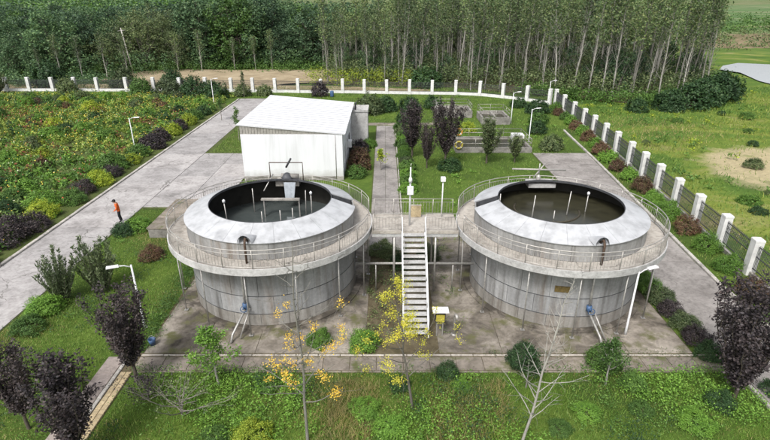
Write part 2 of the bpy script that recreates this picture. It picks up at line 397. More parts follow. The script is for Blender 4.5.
# ---------------------------------------------------------------- mesh helpers
class MB:
    def __init__(s):
        s.v = []
        s.f = []
        s.mi = []
    def add(s, vs, fs, mi=0):
        o = len(s.v)
        s.v += [tuple(v) for v in vs]
        s.f += [tuple(i + o for i in f) for f in fs]
        s.mi += [mi] * len(fs)
        return s
    def box(s, x0, x1, y0, y1, z0, z1, mi=0, rz=0, c=(0, 0, 0)):
        vs = [(x, y, z) for z in (z0, z1) for x, y in ((x0, y0), (x1, y0), (x1, y1), (x0, y1))]
        if rz or c != (0, 0, 0):
            ca, sa = math.cos(rz), math.sin(rz)
            vs = [(c[0] + x * ca - y * sa, c[1] + x * sa + y * ca, c[2] + z) for x, y, z in vs]
        return s.add(vs, [(3, 2, 1, 0), (4, 5, 6, 7), (0, 1, 5, 4), (1, 2, 6, 5), (2, 3, 7, 6), (3, 0, 4, 7)], mi)
    def chbox(s, x0, x1, y0, y1, z0, z1, b=0.02, mi=0):
        """box whose top edge is chamfered"""
        lo = [(x0, y0, z0), (x1, y0, z0), (x1, y1, z0), (x0, y1, z0)]
        md = [(x, y, z1 - b) for x, y, _ in lo]
        tp = [(x0 + b, y0 + b, z1), (x1 - b, y0 + b, z1), (x1 - b, y1 - b, z1), (x0 + b, y1 - b, z1)]
        fs = [(3, 2, 1, 0)]
        for k in range(4):
            j = (k + 1) % 4
            fs += [(k, j, 4 + j, 4 + k), (4 + k, 4 + j, 8 + j, 8 + k)]
        fs.append((8, 9, 10, 11))
        return s.add(lo + md + tp, fs, mi)
    def tube(s, path, r, n=6, mi=0, closed=False, caps=True):
        P = [Vector(p) for p in path]
        L = len(P)
        rr = r if isinstance(r, (list, tuple)) else [r] * L
        vs, prev = [], None
        for i, p in enumerate(P):
            if closed:
                d = P[(i + 1) % L] - P[i - 1]
            else:
                d = P[min(i + 1, L - 1)] - P[max(i - 1, 0)]
            d = d.normalized() if d.length > 1e-9 else Vector((0, 0, 1))
            if prev is None:
                a = Vector((0, 0, 1)) if abs(d.z) < 0.9 else Vector((1, 0, 0))
                u = d.cross(a).normalized()
            else:
                u = prev - d * prev.dot(d)
                u = u.normalized() if u.length > 1e-6 else d.orthogonal().normalized()
            prev = u
            v = d.cross(u)
            for k in range(n):
                t = 2 * PI * k / n
                vs.append(p + (u * math.cos(t) + v * math.sin(t)) * rr[i])
        fs = []
        for i in range(L if closed else L - 1):
            j = (i + 1) % L
            for k in range(n):
                q = (k + 1) % n
                fs.append((i * n + k, i * n + q, j * n + q, j * n + k))
        if caps and not closed:
            fs.append(tuple(range(n - 1, -1, -1)))
            fs.append(tuple((L - 1) * n + k for k in range(n)))
        return s.add(vs, fs, mi)
    def sector(s, prof, a0, a1, seg, mi=0, closed_prof=True):
        """sweep a profile [(r,z)...] from angle a0 to a1 about Z"""
        n = len(prof)
        full = abs(a1 - a0) >= 2 * PI - 1e-6
        K = seg if full else seg + 1
        vs = []
        for i in range(K):
            a = a0 + (a1 - a0) * i / seg
            for r, z in prof:
                vs.append((r * math.cos(a), r * math.sin(a), z))
        fs = []
        for i in range(seg):
            j = (i + 1) % K
            for k in range(n if closed_prof else n - 1):
                q = (k + 1) % n
                fs.append((i * n + k, j * n + k, j * n + q, i * n + q))
        if not full and closed_prof:
            fs.append(tuple(range(n)))
            fs.append(tuple((K - 1) * n + k for k in range(n - 1, -1, -1)))
        return s.add(vs, fs, mi)
    def poly(s, pts, z, mi=0, thick=0.0):
        vs = [(x, y, z) for x, y in pts]
        n = len(vs)
        if thick:
            vs += [(x, y, z - thick) for x, y in pts]
            fs = [tuple(range(n))] + [(k, n + k, n + (k + 1) % n, (k + 1) % n) for k in range(n)]
        else:
            fs = [tuple(range(n))]
        return s.add(vs, fs, mi)
    def mesh(s, name, mats, smooth=False):
        me = bpy.data.meshes.new(name)
        me.from_pydata(s.v, [], s.f)
        for m in (mats if isinstance(mats, (list, tuple)) else [mats]):
            me.materials.append(m)
        if any(s.mi):
            me.polygons.foreach_set('material_index', s.mi)
        if smooth:
            me.polygons.foreach_set('use_smooth', [True] * len(me.polygons))
        me.update()
        return me
    def build(s, name, mats, parent=None, smooth=False, loc=None):
        return link(name, s.mesh(name, mats, smooth), parent, loc)

def link(name, me, parent=None, loc=None, rz=None, scale=None):
    o = bpy.data.objects.new(name, me)
    col.objects.link(o)
    if parent is not None:
        o.parent = parent
    if loc is not None:
        o.location = loc
    if rz is not None:
        o.rotation_euler = (0, 0, rz)
    if scale is not None:
        o.scale = scale if isinstance(scale, (tuple, list)) else (scale,) * 3
    return o

def tag(o, label, cat, group=None):
    o['label'] = label
    o['category'] = cat
    if group:
        o['group'] = group
    return o

def thing(name, label, cat, loc=(0, 0, 0), rz=0, group=None, scale=None):
    o = link(name, None, None, loc, rz, scale)
    o.empty_display_size = 0.3
    return tag(o, label, cat, group)

def structure(o):
    o['kind'] = 'structure'
    return o

def stuff(o, label=None, cat=None):
    o['kind'] = 'stuff'
    if label:
        o['label'] = label
        o['category'] = cat
    return o

ORD = ['first', 'second', 'third', 'fourth', 'fifth', 'sixth', 'seventh', 'eighth', 'ninth', 'tenth', 'eleventh', 'twelfth',
       'thirteenth', 'fourteenth', 'fifteenth', 'sixteenth', 'seventeenth', 'eighteenth', 'nineteenth', 'twentieth',
       'twenty-first', 'twenty-second', 'twenty-third', 'twenty-fourth']

def np_faces(name, V, k, mats, mi=None):
    """mesh of separate k-gons: V is (n*k, 3)"""
    n = len(V) // k
    me = bpy.data.meshes.new(name)
    me.vertices.add(n * k)
    me.vertices.foreach_set('co', np.ascontiguousarray(V, dtype=np.float32).ravel())
    me.loops.add(n * k)
    me.loops.foreach_set('vertex_index', np.arange(n * k, dtype=np.int32))
    me.polygons.add(n)
    me.polygons.foreach_set('loop_start', np.arange(0, n * k, k, dtype=np.int32))
    me.polygons.foreach_set('loop_total', np.full(n, k, dtype=np.int32))
    for m in (mats if isinstance(mats, (list, tuple)) else [mats]):
        me.materials.append(m)
    if mi is not None:
        me.polygons.foreach_set('material_index', np.asarray(mi, dtype=np.int32))
    me.update()
    me.validate()
    return me

def leaf_quads(rng, P, L, W, up=0.5, D=None, N=None):
    """rhombic leaves at points P; up biases their faces to the sky; D an optional preferred long axis"""
    n = len(P)
    a = rng.normal(size=(n, 3))
    if D is not None:
        a = D + 0.45 * a
    else:
        a[:, 2] *= 0.6
    a /= np.linalg.norm(a, axis=1)[:, None] + 1e-9
    nn = rng.normal(size=(n, 3))
    if N is None:
        nn[:, 2] = np.abs(nn[:, 2]) + up
    else:
        nn = nn * .38 + N / (np.linalg.norm(N, axis=1)[:, None] + 1e-9) + np.array([0, 0, up * .3])
    b = np.cross(nn, a)
    b /= np.linalg.norm(b, axis=1)[:, None] + 1e-9
    L = (L * rng.uniform(0.65, 1.25, n))[:, None]
    W = (W * rng.uniform(0.7, 1.25, n))[:, None]
    nrm = np.cross(a, b)
    V = np.empty((n, 4, 3))
    V[:, 0] = P - a * L * 0.5
    V[:, 1] = P + b * W * 0.5 + nrm * W * 0.15
    V[:, 2] = P + a * L * 0.5
    V[:, 3] = P - b * W * 0.5 + nrm * W * 0.15
    return V.reshape(-1, 3)

def blades(rng, P, h, wd, lean=0.5):
    n = len(P)
    t = rng.uniform(0, 2 * PI, n)
    s = np.stack([np.cos(t), np.sin(t), 0 * t], 1)
    d = rng.normal(size=(n, 3)) * lean
    d[:, 2] = 1
    d /= np.linalg.norm(d, axis=1)[:, None]
    hh = (h * rng.uniform(0.5, 1.3, n))[:, None]
    V = np.empty((n, 3, 3))
    V[:, 0] = P - s * wd * 0.5
    V[:, 1] = P + s * wd * 0.5
    V[:, 2] = P + d * hh
    return V.reshape(-1, 3)

def copy_thing(proto, name, loc, rz, scale, label, cat, group, mats=None):
    """proto: list of (part name, mesh). Copies share the mesh data."""
    t = thing(name, label, cat, loc, rz, group, scale)
    for i, (pn, me) in enumerate(proto):
        o = link(pn, me, t)
        if mats and mats[i] is not None:
            o.material_slots[0].link = 'OBJECT'
            o.material_slots[0].material = mats[i]
    return t

# ---------------------------------------------------------------- terrain
def ground_sheet():
    xs = np.concatenate([np.linspace(-2600, -160, 16), np.linspace(-120, 140, 66), np.linspace(190, 2600, 16)])
    ys = np.concatenate([np.linspace(-400, -40, 6), np.linspace(0, 200, 60), np.linspace(240, 3600, 24)])
    rng = np.random.default_rng(3)
    v, f = [], []
    for y in ys:
        for x in xs:
            z = -0.02
            inside = -80 < x < 27 and -50 < y < 97
            if not inside:
                z -= 0.15 + 0.12 * math.sin(x * 0.21 + y * 0.13) + 0.10 * math.sin(x * 0.09 - y * 0.17 + 2)
            v.append((x, y, z))
    nx = len(xs)
    for j in range(len(ys) - 1):
        for i in range(nx - 1):
            f.append((j * nx + i, j * nx + i + 1, (j + 1) * nx + i + 1, (j + 1) * nx + i))
    mb = MB()
    mb.add(v, f)
    return structure(mb.build('ground', M['ground'], smooth=True))
ground_sheet()

def sheet(name, pts, z, m):
    mb = MB()
    mb.poly(pts, z)
    return structure(mb.build(name, m))

# bare clearing behind the back fence
def blob(cx, cy, rx, ry, n=40, seed=0, amp=0.16):
    rr = random.Random(seed)
    ph = [rr.uniform(0, 6.28) for _ in range(4)]
    out = []
    for i in range(n):
        a = 2 * PI * i / n
        k = 1 + amp * (math.sin(2 * a + ph[0]) * 0.5 + math.sin(3 * a + ph[1]) * 0.5 + math.sin(5 * a + ph[2]) * 0.35 + math.sin(9 * a + ph[3]) * 0.2)
        out.append((cx + rx * k * math.cos(a), cy + ry * k * math.sin(a)))
    return out
sheet('clearing', blob(-30, 108, 26, 13, seed=4), 0.09, M['clearing'])
sheet('earth_strip', [(-95, 92), (-40, 91.6), (-3, 89.8), (8, 88.9), (8, 92), (-10, 96), (-50, 98), (-95, 97.5)], 0.085, M['clearing'])
sheet('wood_floor', [(-14, 99), (-2, 96), (12, 94.5), (24, 87.5), (30, 84), (38, 79), (47, 84), (58, 95), (68, 110), (71, 117), (71, 165), (-14, 165)], 0.07, M['weedsoil'])
sheet('flower_bed_soil', [(-90, 15), (-23.5, 15), (-23.5, 77), (-27, 85.5), (-90, 87)], 0.01, M['soil'])
sheet('river', [(75, 119), (76.5, 114), (74.5, 108), (72.5, 102), (72, 94), (78, 88), (100, 92), (140, 104), (230, 116), (330, 130), (330, 160), (210, 148), (140, 138), (110, 128), (94, 128), (87, 131.5), (80, 126)], 0.10, M['river'])

def mound(name, cx, cy, rx, ry, h, m, seed=0, n=36, rings=7):
    rr = random.Random(seed)
    ph = [rr.uniform(0, 6.28) for _ in range(6)]
    mb = MB()
    vs = [(cx, cy, h)]
    for k in range(1, rings + 1):
        t = k / rings
        for i in range(n):
            a = 2 * PI * i / n
            q = 1 + 0.14 * math.sin(2 * a + ph[0]) + 0.10 * math.sin(3 * a + ph[1]) + 0.05 * math.sin(7 * a + ph[2])
            z = h * (0.5 + 0.5 * math.cos(PI * t)) * (1 + 0.15 * math.sin(4 * a + ph[3]) * t) - 0.6 * t
            vs.append((cx + rx * t * q * math.cos(a), cy + ry * t * q * math.sin(a), z))
    fs = [(0, 1 + i, 1 + (i + 1) % n) for i in range(n)]
    for k in range(rings - 1):
        for i in range(n):
            j = (i + 1) % n
            fs.append((1 + k * n + i, 1 + (k + 1) * n + i, 1 + (k + 1) * n + j, 1 + k * n + j))
    mb.add(vs, fs)
    return structure(mb.build(name, m, smooth=True))
mound('river_bank', 190, 200, 110, 46, 4.0, M['bank'], 1)
mound('hill', -230, 420, 330, 190, 13.2, M['hill'], 2)
mound('hill', 160, 620, 420, 240, 12.0, M['hill'], 5)
mound('hill', 640, 700, 420, 260, 9.0, M['hill'], 6)
# ---------------------------------------------------------------- roads, kerbs, pavements
rnd = random.Random(11)
def slab_row(parent, name, x0, x1, y0, y1, nx, ny, z, m, gap=0.018, thick=0.15):
    dx, dy = (x1 - x0) / nx, (y1 - y0) / ny
    mb = MB()
    mb.chbox(-dx / 2 + gap / 2, dx / 2 - gap / 2, -dy / 2 + gap / 2, dy / 2 - gap / 2, -thick, 0, 0.012)
    me = mb.mesh(name, m)
    for i in range(nx):
        for j in range(ny):
            link(name, me, parent, (x0 + dx * (i + .5), y0 + dy * (j + .5), z + rnd.uniform(-0.004, 0.004)))

def base_sheet(name, pts, m, z=0.0):
    o = sheet(name, pts, z, m)
    return o
# left road
rd = base_sheet('road', [(-23.2, 10), (-18.8, 10), (-18.8, 36.6), (-12.7, 36.6), (-12.7, 58.5), (-18.4, 64), (-18.4, 84), (-23.2, 84)], M['soil'], 0.004)
slab_row(rd, 'slab', -23.2, -18.85, 10.4, 83.4, 1, 16, 0.045, M['road'])
slab_row(rd, 'slab', -18.82, -12.75, 37.0, 51.9, 2, 4, 0.045, M['road'])
slab_row(rd, 'slab', -14.95, -12.75, 52.0, 60.0, 1, 2, 0.045, M['road'])
# kerb stones on the left edge of the left road
def kerb_line(parent, p0, p1, n, wd=0.22, h=0.14, m=None, gap=0.015):
    p0, p1 = Vector((*p0, 0)), Vector((*p1, 0))
    d = (p1 - p0) / n
    L = d.length
    mb = MB()
    mb.chbox(-L / 2 + gap, L / 2 - gap, -wd / 2, wd / 2, -0.1, h, 0.02)
    me = mb.mesh('kerb_stone', m or M['kerb'])
    a = math.atan2(d.y, d.x)
    for k in range(n):
        c = p0 + d * (k + .5)
        link('kerb_stone', me, parent, (c.x, c.y, rnd.uniform(-.008, .008)), a + rnd.uniform(-.004, .004))
kerb_line(rd, (-23.35, 10.4), (-23.35, 83), 60)
# right drive
dr = base_sheet('drive', [(15.35, 8), (18.85, 8), (18.95, 25), (20.95, 48.5), (21.2, 52.2), (15.3, 52.2), (15.35, 35)], M['soil'], 0.004)
def drive_row():
    ys = [8 + 4.0 * i for i in range(12)]
    for i in range(len(ys) - 1):
        ya, yb = ys[i] + .015, ys[i + 1] - .015
        xr = lambda y: 18.8 if y < 25 else 18.8 + (y - 25) * 0.085
        mb = MB()
        mb.poly([(15.45, ya), (xr(ya), ya), (xr(yb), yb), (15.45, yb)], 0.045, thick=0.15)
        mb.build('slab', M['drive'], dr, loc=(0, 0, rnd.uniform(-.004, .004)))
drive_row()
kerb_line(dr, (18.98, 8), (18.98, 25), 17)
kerb_line(dr, (18.98, 25), (21.1, 50), 25)
kerb_line(dr, (21.1, 50), (21.9, 62), 12)
kerb_line(dr, (15.3, 8), (15.3, 35), 24, wd=0.14, h=0.1)
# path between the building and the garden
pa = base_sheet('path', [(-1.15, 29.5), (1.25, 29.5), (1.25, 64.5), (-1.15, 64.5)], M['soil'], 0.004)
slab_row(pa, 'slab', -1.05, 1.15, 29.6, 64.4, 2, 12, 0.04, M['drive'], thick=.1)
kerb_line(pa, (1.26, 29.6), (1.26, 64.4), 34, wd=.1, h=.12)
slab_row(pa, 'slab', -4, 8, 64.8, 66.2, 6, 1, 0.03, M['dirtpath'], thick=.1)
# apron of dirty concrete below the tanks
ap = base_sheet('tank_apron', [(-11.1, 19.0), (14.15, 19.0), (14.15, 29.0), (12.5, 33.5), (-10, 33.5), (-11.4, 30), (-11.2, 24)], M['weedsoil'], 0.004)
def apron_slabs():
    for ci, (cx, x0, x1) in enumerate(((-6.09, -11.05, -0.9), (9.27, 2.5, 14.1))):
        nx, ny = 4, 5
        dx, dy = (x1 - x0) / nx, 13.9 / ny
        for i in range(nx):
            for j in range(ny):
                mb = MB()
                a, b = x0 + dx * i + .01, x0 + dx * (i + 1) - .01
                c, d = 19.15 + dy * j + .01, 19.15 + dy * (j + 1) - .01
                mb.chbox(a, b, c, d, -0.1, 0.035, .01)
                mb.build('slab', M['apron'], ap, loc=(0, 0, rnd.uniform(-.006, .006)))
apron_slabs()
fp = base_sheet('front_path', [(-11.2, 17.9), (15.2, 17.9), (15.2, 18.98), (-11.2, 18.98)], M['weedsoil'], 0.006)
slab_row(fp, 'slab', -11.1, 15.1, 17.98, 18.88, 22, 1, 0.03, M['dirtpath'], gap=.02, thick=.1)
kerb_line(fp, (-11.1, 19.0), (15.1, 19.0), 26, wd=.09, h=.06, m=M['deck'])
kerb_line(fp, (-10.9, 17.9), (15.1, 17.9), 26, wd=.08, h=.05, m=M['dirtpath'])
# footpath running to the lower left with kerb and yellow pavers
fo = base_sheet('footpath', [(-13.0, 9), (-11.0, 9), (-11.0, 19.2), (-12.0, 19.2)], M['weedsoil'], 0.008)
slab_row(fo, 'slab', -12.55, -11.75, 9, 18.9, 1, 9, 0.03, M['pinkpath'], gap=.015, thick=.08)
kerb_line(fo, (-11.62, 9), (-11.62, 18.6), 16, wd=.16, h=.08)
slab_row(fo, 'paver', -11.5, -11.02, 9, 17.85, 2, 36, 0.05, M['paver'], gap=.02, thick=.08)

# ---------------------------------------------------------------- railing helpers
def rail_line(parent, p0, p1, z, h=0.95, post=1.2, balusters=True, r=0.022, name='railing', mat=None):
    """straight railing from p0 to p1, standing on level z"""
    mt = mat or M['rail']
    a, b = Vector((*p0, z)), Vector((*p1, z))
    mb = MB()
    for hh, rr in ((h, r), (h * .80, r * .7), (.10, r * .7)):
        mb.tube([a + Vector((0, 0, hh)), b + Vector((0, 0, hh))], rr, 6)
    ro = mb.build(name, mt, parent, smooth=True)
    n = max(1, round((b - a).length / post))
    pm = MB().tube([(0, 0, 0), (0, 0, h)], r * .9, 6).mesh('post', mt, True)
    for k in range(n + 1):
        p = a + (b - a) * k / n
        link('post', pm, ro, p)
    if balusters:
        mb = MB()
        m_ = int((b - a).length / .16)
        for k in range(1, m_):
            p = a + (b - a) * k / m_
            mb.tube([p + Vector((0, 0, .10)), p + Vector((0, 0, h * .80))], r * .42, 4, caps=False)
        stuff(mb.build('balusters', mt, ro))
    return ro

# ---------------------------------------------------------------- the two tanks
RW, RO, RP = 4.40, 3.22, 5.34
ZF, ZB, ZT, ZI = 3.75, 3.47, 4.63, 5.13
def tank(cx, cy, label, slot, water, side, extras):
    t = thing('settling_tank', label, 'tank', (cx, cy, 0), 0, 'round tanks with walkways')
    # foundation ring and wall of sheet courses
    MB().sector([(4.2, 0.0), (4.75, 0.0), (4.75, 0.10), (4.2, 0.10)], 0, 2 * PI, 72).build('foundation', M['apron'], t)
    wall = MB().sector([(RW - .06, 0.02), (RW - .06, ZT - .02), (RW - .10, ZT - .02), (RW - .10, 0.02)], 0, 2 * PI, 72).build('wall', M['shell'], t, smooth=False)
    courses = [(.11, .73, M['tankbase']), (.77, 1.73, M['tank']), (1.77, ZB - .02, M['tank']), (ZF + .01, ZT - .03, M['tankup'])]
    NP = 20
    for ci, (z0, z1, m) in enumerate(courses):
        da = 2 * PI / NP
        g = 0.008 / RW
        me = MB().sector([(RW - .055, z0), (RW, z0), (RW, z1), (RW - .055, z1)], g, da - g, 4).mesh('panel', m)
        for k in range(NP):
            link('panel', me, wall, (0, 0, 0), k * da + (ci % 2) * da / 2)
    for z in (.75, 1.75):
        MB().sector([(RW - .05, z - .02), (RW + .008, z - .014), (RW + .008, z + .014), (RW - .05, z + .02)], 0, 2 * PI, 72).build('hoop', M['iron'], t)
    # sloping roof ring made of sheets, open at the slot
    s0 = R(slot)
    hw = 0.105
    roof = MB().sector([(RO + .02, ZI - .06), (RW + .02, ZT - .05), (RW + .02, ZT - .02), (RO + .02, ZI - .03)], s0 + hw, s0 + 2 * PI - hw, 70).build('roof', M['tankroof'], t)
    NR = 22
    da = (2 * PI - 2 * hw) / NR
    me = MB().sector([(RO, ZI - .025), (RW + .07, ZT - .014), (RW + .07, ZT + .012), (RO, ZI)], .0012, da - .0012, 4).mesh('roof_sheet', M['tankroof'])
    for k in range(NR):
        link('roof_sheet', me, roof, (0, 0, 0), s0 + hw + k * da)
    MB().sector([(RO - .03, ZI - .10), (RO, ZI - .10), (RO, ZI + .015), (RO - .03, ZI + .015)], 0, 2 * PI, 72).build('rim', M['iron'], t)
    # cheeks of the slot
    for sg in (-1, 1):
        a = s0 + sg * hw
        c, s = math.cos(a), math.sin(a)
        mb = MB()
        nx, ny = -s * .015, c * .015
        prof = [(RO, ZI - .35), (RW, ZT - .35), (RW, ZT - .03), (RO, ZI - .04)]
        vs = [(r * c + nx, r * s + ny, z) for r, z in prof] + [(r * c - nx, r * s - ny, z) for r, z in prof]
        mb.add(vs, [(0, 1, 2, 3), (7, 6, 5, 4), (0, 4, 5, 1), (1, 5, 6, 2), (2, 6, 7, 3), (3, 7, 4, 0)])
        mb.build('slot_cheek', M['iron'], t)
    # water
    mb = MB()
    mb.poly([((RW - .11) * math.cos(2 * PI * k / 72), (RW - .11) * math.sin(2 * PI * k / 72)) for k in range(72)], 3.42 if water == 'water_clear' else 4.15)
    mb.build('water', M[water], t)
    # walkway
    MB().sector([(RW + .005, ZB + .06), (RP, ZB + .06), (RP, ZF), (RW + .005, ZF)], 0, 2 * PI, 96).build('walkway_slab', M['deck'], t)
    MB().sector([(RP + .003, ZB - .02), (RP + .06, ZB - .02), (RP + .06, ZF + .03), (RP + .003, ZF + .03)], 0, 2 * PI, 96).build('walkway_edge', M['slab'], t, smooth=False)
    NS = 14
    pm = MB().tube([(0, 0, 0), (0, 0, ZB - .02)], .034, 8).add([(-.1, -.1, .04), (.1, -.1, .04), (.1, .1, .04), (-.1, .1, .04)], [(0, 1, 2, 3)]).mesh('support_post', M['steel'], True)
    bm = MB().box(RW + .02, RP - .02, -.04, .04, ZB - .06, ZB + .05).mesh('bracket', M['steel'])
    for k in range(NS):
        a = 2 * PI * (k + .35) / NS
        link('support_post', pm, t, (5.17 * math.cos(a), 5.17 * math.sin(a), 0.04))
        link('bracket', bm, t, (0, 0, 0), a)
    # railing with a gap at the bridge
    g0 = R(180 if side < 0 else 0)
    half = math.asin(1.12 / RP)
    off = 0.0
    a0, a1 = g0 + half, g0 + 2 * PI - half
    rr = RP - .03
    mb = MB()
    seg = 96
    for z, r_ in ((.95, .024), (.76, .017), (.10, .015)):
        mb.tube([(rr * math.cos(a0 + (a1 - a0) * k / seg), rr * math.sin(a0 + (a1 - a0) * k / seg), ZF + z) for k in range(seg + 1)], r_, 6)
    ro = mb.build('railing', M['rail'], t, smooth=True)
    pm = MB().tube([(0, 0, 0), (0, 0, .95)], .021, 6).mesh('railing_post', M['rail'], True)
    n = 22
    for k in range(n + 1):
        a = a0 + (a1 - a0) * k / n
        link('railing_post', pm, ro, (rr * math.cos(a), rr * math.sin(a), ZF))
    mb = MB()
    n = 190
    for k in range(n + 1):
        a = a0 + (a1 - a0) * k / n
        x, y = rr * math.cos(a), rr * math.sin(a)
        mb.tube([(x, y, ZF + .10), (x, y, ZF + .76)], .009, 4, caps=False)
    stuff(mb.build('balusters', M['rail'], ro))
    # short inner rail beside the slot
    extras(t)
    return t

def drop_rods(t, spots, cap=True):
    for x, y, z0, z1, tilt in spots:
        o = MB().tube([(0, 0, z0), (tilt, 0, z1)], .028, 6).build('dip_rod', M['steel'], t, True, (x, y, 0))
        if cap:
            MB().tube([(tilt, 0, z1 - .02), (tilt, 0, z1 + .10), (tilt, 0, z1 + .16)], [.07, .08, .03], 8).build('cap', M['whitemetal'], o, True)

def front_pipe(t, ang, kick):
    """outlet pipe down the front of the tank with a blue valve and splayed feet"""
    a = R(ang)
    c, s = math.cos(a), math.sin(a)
    r1 = RW + .22
    r2 = RP + .22
    P = lambda r, z, dx=0: (r * c + dx, r * s, z)
    o = MB().tube([P(r1, ZB + .05), P(r1, 2.2), P(r1, 1.35)], .06, 8).build('outlet_pipe', M['steel'], t, True)
    MB().tube([P(r1, 1.35), P(r1, 1.20), P(r2, .35, kick), P(r2 + .25, .06, kick)], .058, 8).build('lower_pipe', M['steel'], o, True)
    MB().tube([P(r1 + .05, 1.25, .22), P(r2 - .05, .12, kick + .32)], .04, 6).build('pipe_brace', M['steel'], o, True)
    mb = MB()
    mb.tube([P(r1, 1.22), P(r1, 1.50)], .13, 10)
    mb.tube([P(r1 + .02, 1.36), P(r1 + .32, 1.36)], .03, 6)
    mb.tube([(r1 * c + .16 * math.cos(q) * 1 - s * 0, (r1 + .32) * s, 1.36 + .16 * math.sin(q)) for q in np.linspace(0, 2 * PI, 13)[:-1]], .02, 5, closed=True)
    mb.build('valve', M['blue'], o, True)

def hood(t, ang, tint):
    """white sheet hood on the front edge of the roof with a rusty elbow under it"""
    a = R(ang)
    mb = MB()
    x0, x1 = 3.95, 4.62
    seg = 8
    vs, fs = [], []
    for i in range(seg + 1):
        q = PI * i / seg
        vs += [(x0, .42 * math.cos(q), ZT + .18 + .05 * math.sin(q)), (x1, .34 * math.cos(q), ZT + .05 + .42 * math.sin(q))]
    for i in range(seg):
        fs.append((2 * i, 2 * i + 1, 2 * i + 3, 2 * i + 2))
    mb.add(vs, fs)
    h = mb.build('roof_hood', M['tankroof'], t, True)
    h.rotation_euler = (0, 0, a)
    e = MB().tube([(4.35, .05, ZT + .10), (4.60, .05, ZT + .30), (4.72, .05, ZT + .12), (4.72, .05, ZF)], .06, 8).build('elbow', tint, h, True)

def extras_left(t):
    drop_rods(t, [(-2.35, -.35, 3.1, 5.05, -.08), (2.0, 0.9, 3.1, 5.05, .0)])
    drop_rods(t, [(-.35, -.9, 3.1, 4.75, 0), (.55, -.6, 3.1, 4.7, 0), (1.15, -.3, 3.1, 4.7, 0), (-1.55, 2.2, 3.1, 4.9, 0), (1.5, 1.9, 3.1, 4.9, .05)], False)
    hood(t, 266, M['rust'])
    front_pipe(t, 262, -.35)
    # feed channel: beam on the water, apron plate, motor and portal frame at the back
    MB().chbox(-.95, 1.25, 1.5, 1.72, 4.42, 4.52, .02).build('scum_beam', M['basin'], t)
    for x in (-.8, 1.2):
        MB().box(x - .03, x + .03, 1.55, 1.67, 3.2, 4.418).build('beam_leg', M['steel'], t)
    MB().add([(.1, 3.1, 4.95), (.8, 3.1, 4.95), (.7, 2.75, 3.95), (.2, 2.75, 3.95), (.1, 3.14, 4.95), (.8, 3.14, 4.95), (.7, 2.79, 3.95), (.2, 2.79, 3.95)],
             [(0, 1, 2, 3), (7, 6, 5, 4), (0, 4, 5, 1), (1, 5, 6, 2), (2, 6, 7, 3), (3, 7, 4, 0)]).build('feed_plate', M['feed'], t)
    mo = MB().tube([(.2, 3.75, ZT + .28), (.2, 3.75, ZT + .45), (.2, 3.75, ZT + .62), (.2, 3.75, ZT + .70)], [.34, .34, .24, .1], 12).build('gear_motor', M['iron'], t, True)
    MB().tube([(-.15, 3.75, ZT + .52), (.9, 3.75, ZT + .50)], .15, 10).build('motor_body', M['basin'], mo, True)
    MB().box(-.45, .95, 3.4, 4.1, ZT - .02, ZT + .28).build('motor_plinth', M['basin'], t)
    fr = MB().tube([(-.9, 4.15, ZT - .02), (-.9, 4.15, 5.85), (1.1, 4.15, 5.85), (1.1, 4.15, ZT - .02)], .035, 6).build('lifting_frame', M['rust'], t, True)
    MB().tube([(.1, 4.15, 5.55), (.45, 4.0, 6.15)], .06, 6).build('hoist', M['iron'], fr, True)
    MB().tube([(-1.0, 2.6, 4.6), (-.6, 3.6, 5.3)], .035, 6).build('stay_bar', M['steel'], t, True)

def extras_right(t):
    drop_rods(t, [(1.75, .75, 3.1, 5.15, .05)])
    drop_rods(t, [(-.25, -.2, 3.1, 4.6, 0), (-1.5, -.3, 3.1, 5.5, .10), (.55, .3, 3.1, 5.5, .12), (-3.05, .45, 3.4, 5.3, 0)], False)
    hood(t, 277, M['rust'])
    front_pipe(t, 276, .25)
    for rad in (1.75,):
        a0, a1 = R(150), R(355)
        MB().tube([(rad * math.cos(a0 + (a1 - a0) * k / 30) - .3, 1.0 + rad * math.sin(a0 + (a1 - a0) * k / 30), 4.16) for k in range(31)], .05, 6).build('aeration_pipe', M['scum'], t, True)
    MB().box(-.75, .85, 3.3, 4.2, ZT - .02, ZT + .22).build('motor_plinth', M['slab'], t)
    mo = MB().tube([(-.1, 3.75, ZT + .22), (-.1, 3.75, ZT + .55), (-.1, 3.75, ZT + .66)], [.13, .13, .06], 10).build('gear_motor', M['rail'], t, True)
    MB().tube([(-.1, 3.75, ZT + .6), (-.1, 3.75, ZT + 1.35)], .04, 6).build('motor_shaft', M['steel'], mo, True)
    MB().tube([(-1.7, 3.8, ZT + 1.0), (1.5, 3.8, ZT + .92)], .05, 6).build('cross_arm', M['rail'], t, True)
    MB().tube([(-.4, 3.7, ZT + .5), (.25, 3.9, ZT + 1.3)], .04, 6).build('arm_brace', M['rail'], t, True)
    MB().box(4.41, 4.44, -.34, .34, 2.1, 2.42).build('name_plate', M['plate'], t).rotation_euler = (0, 0, R(259))

tank(-6.09, 25.6, 'left grey round tank with clear water and ring walkway, in front of the white building', 8, 'water_clear', 1, extras_left)
tank(9.27, 25.4, 'right grey round tank with murky brown water and ring walkway, near the pillar fence', 173, 'water_murky', -1, extras_right)

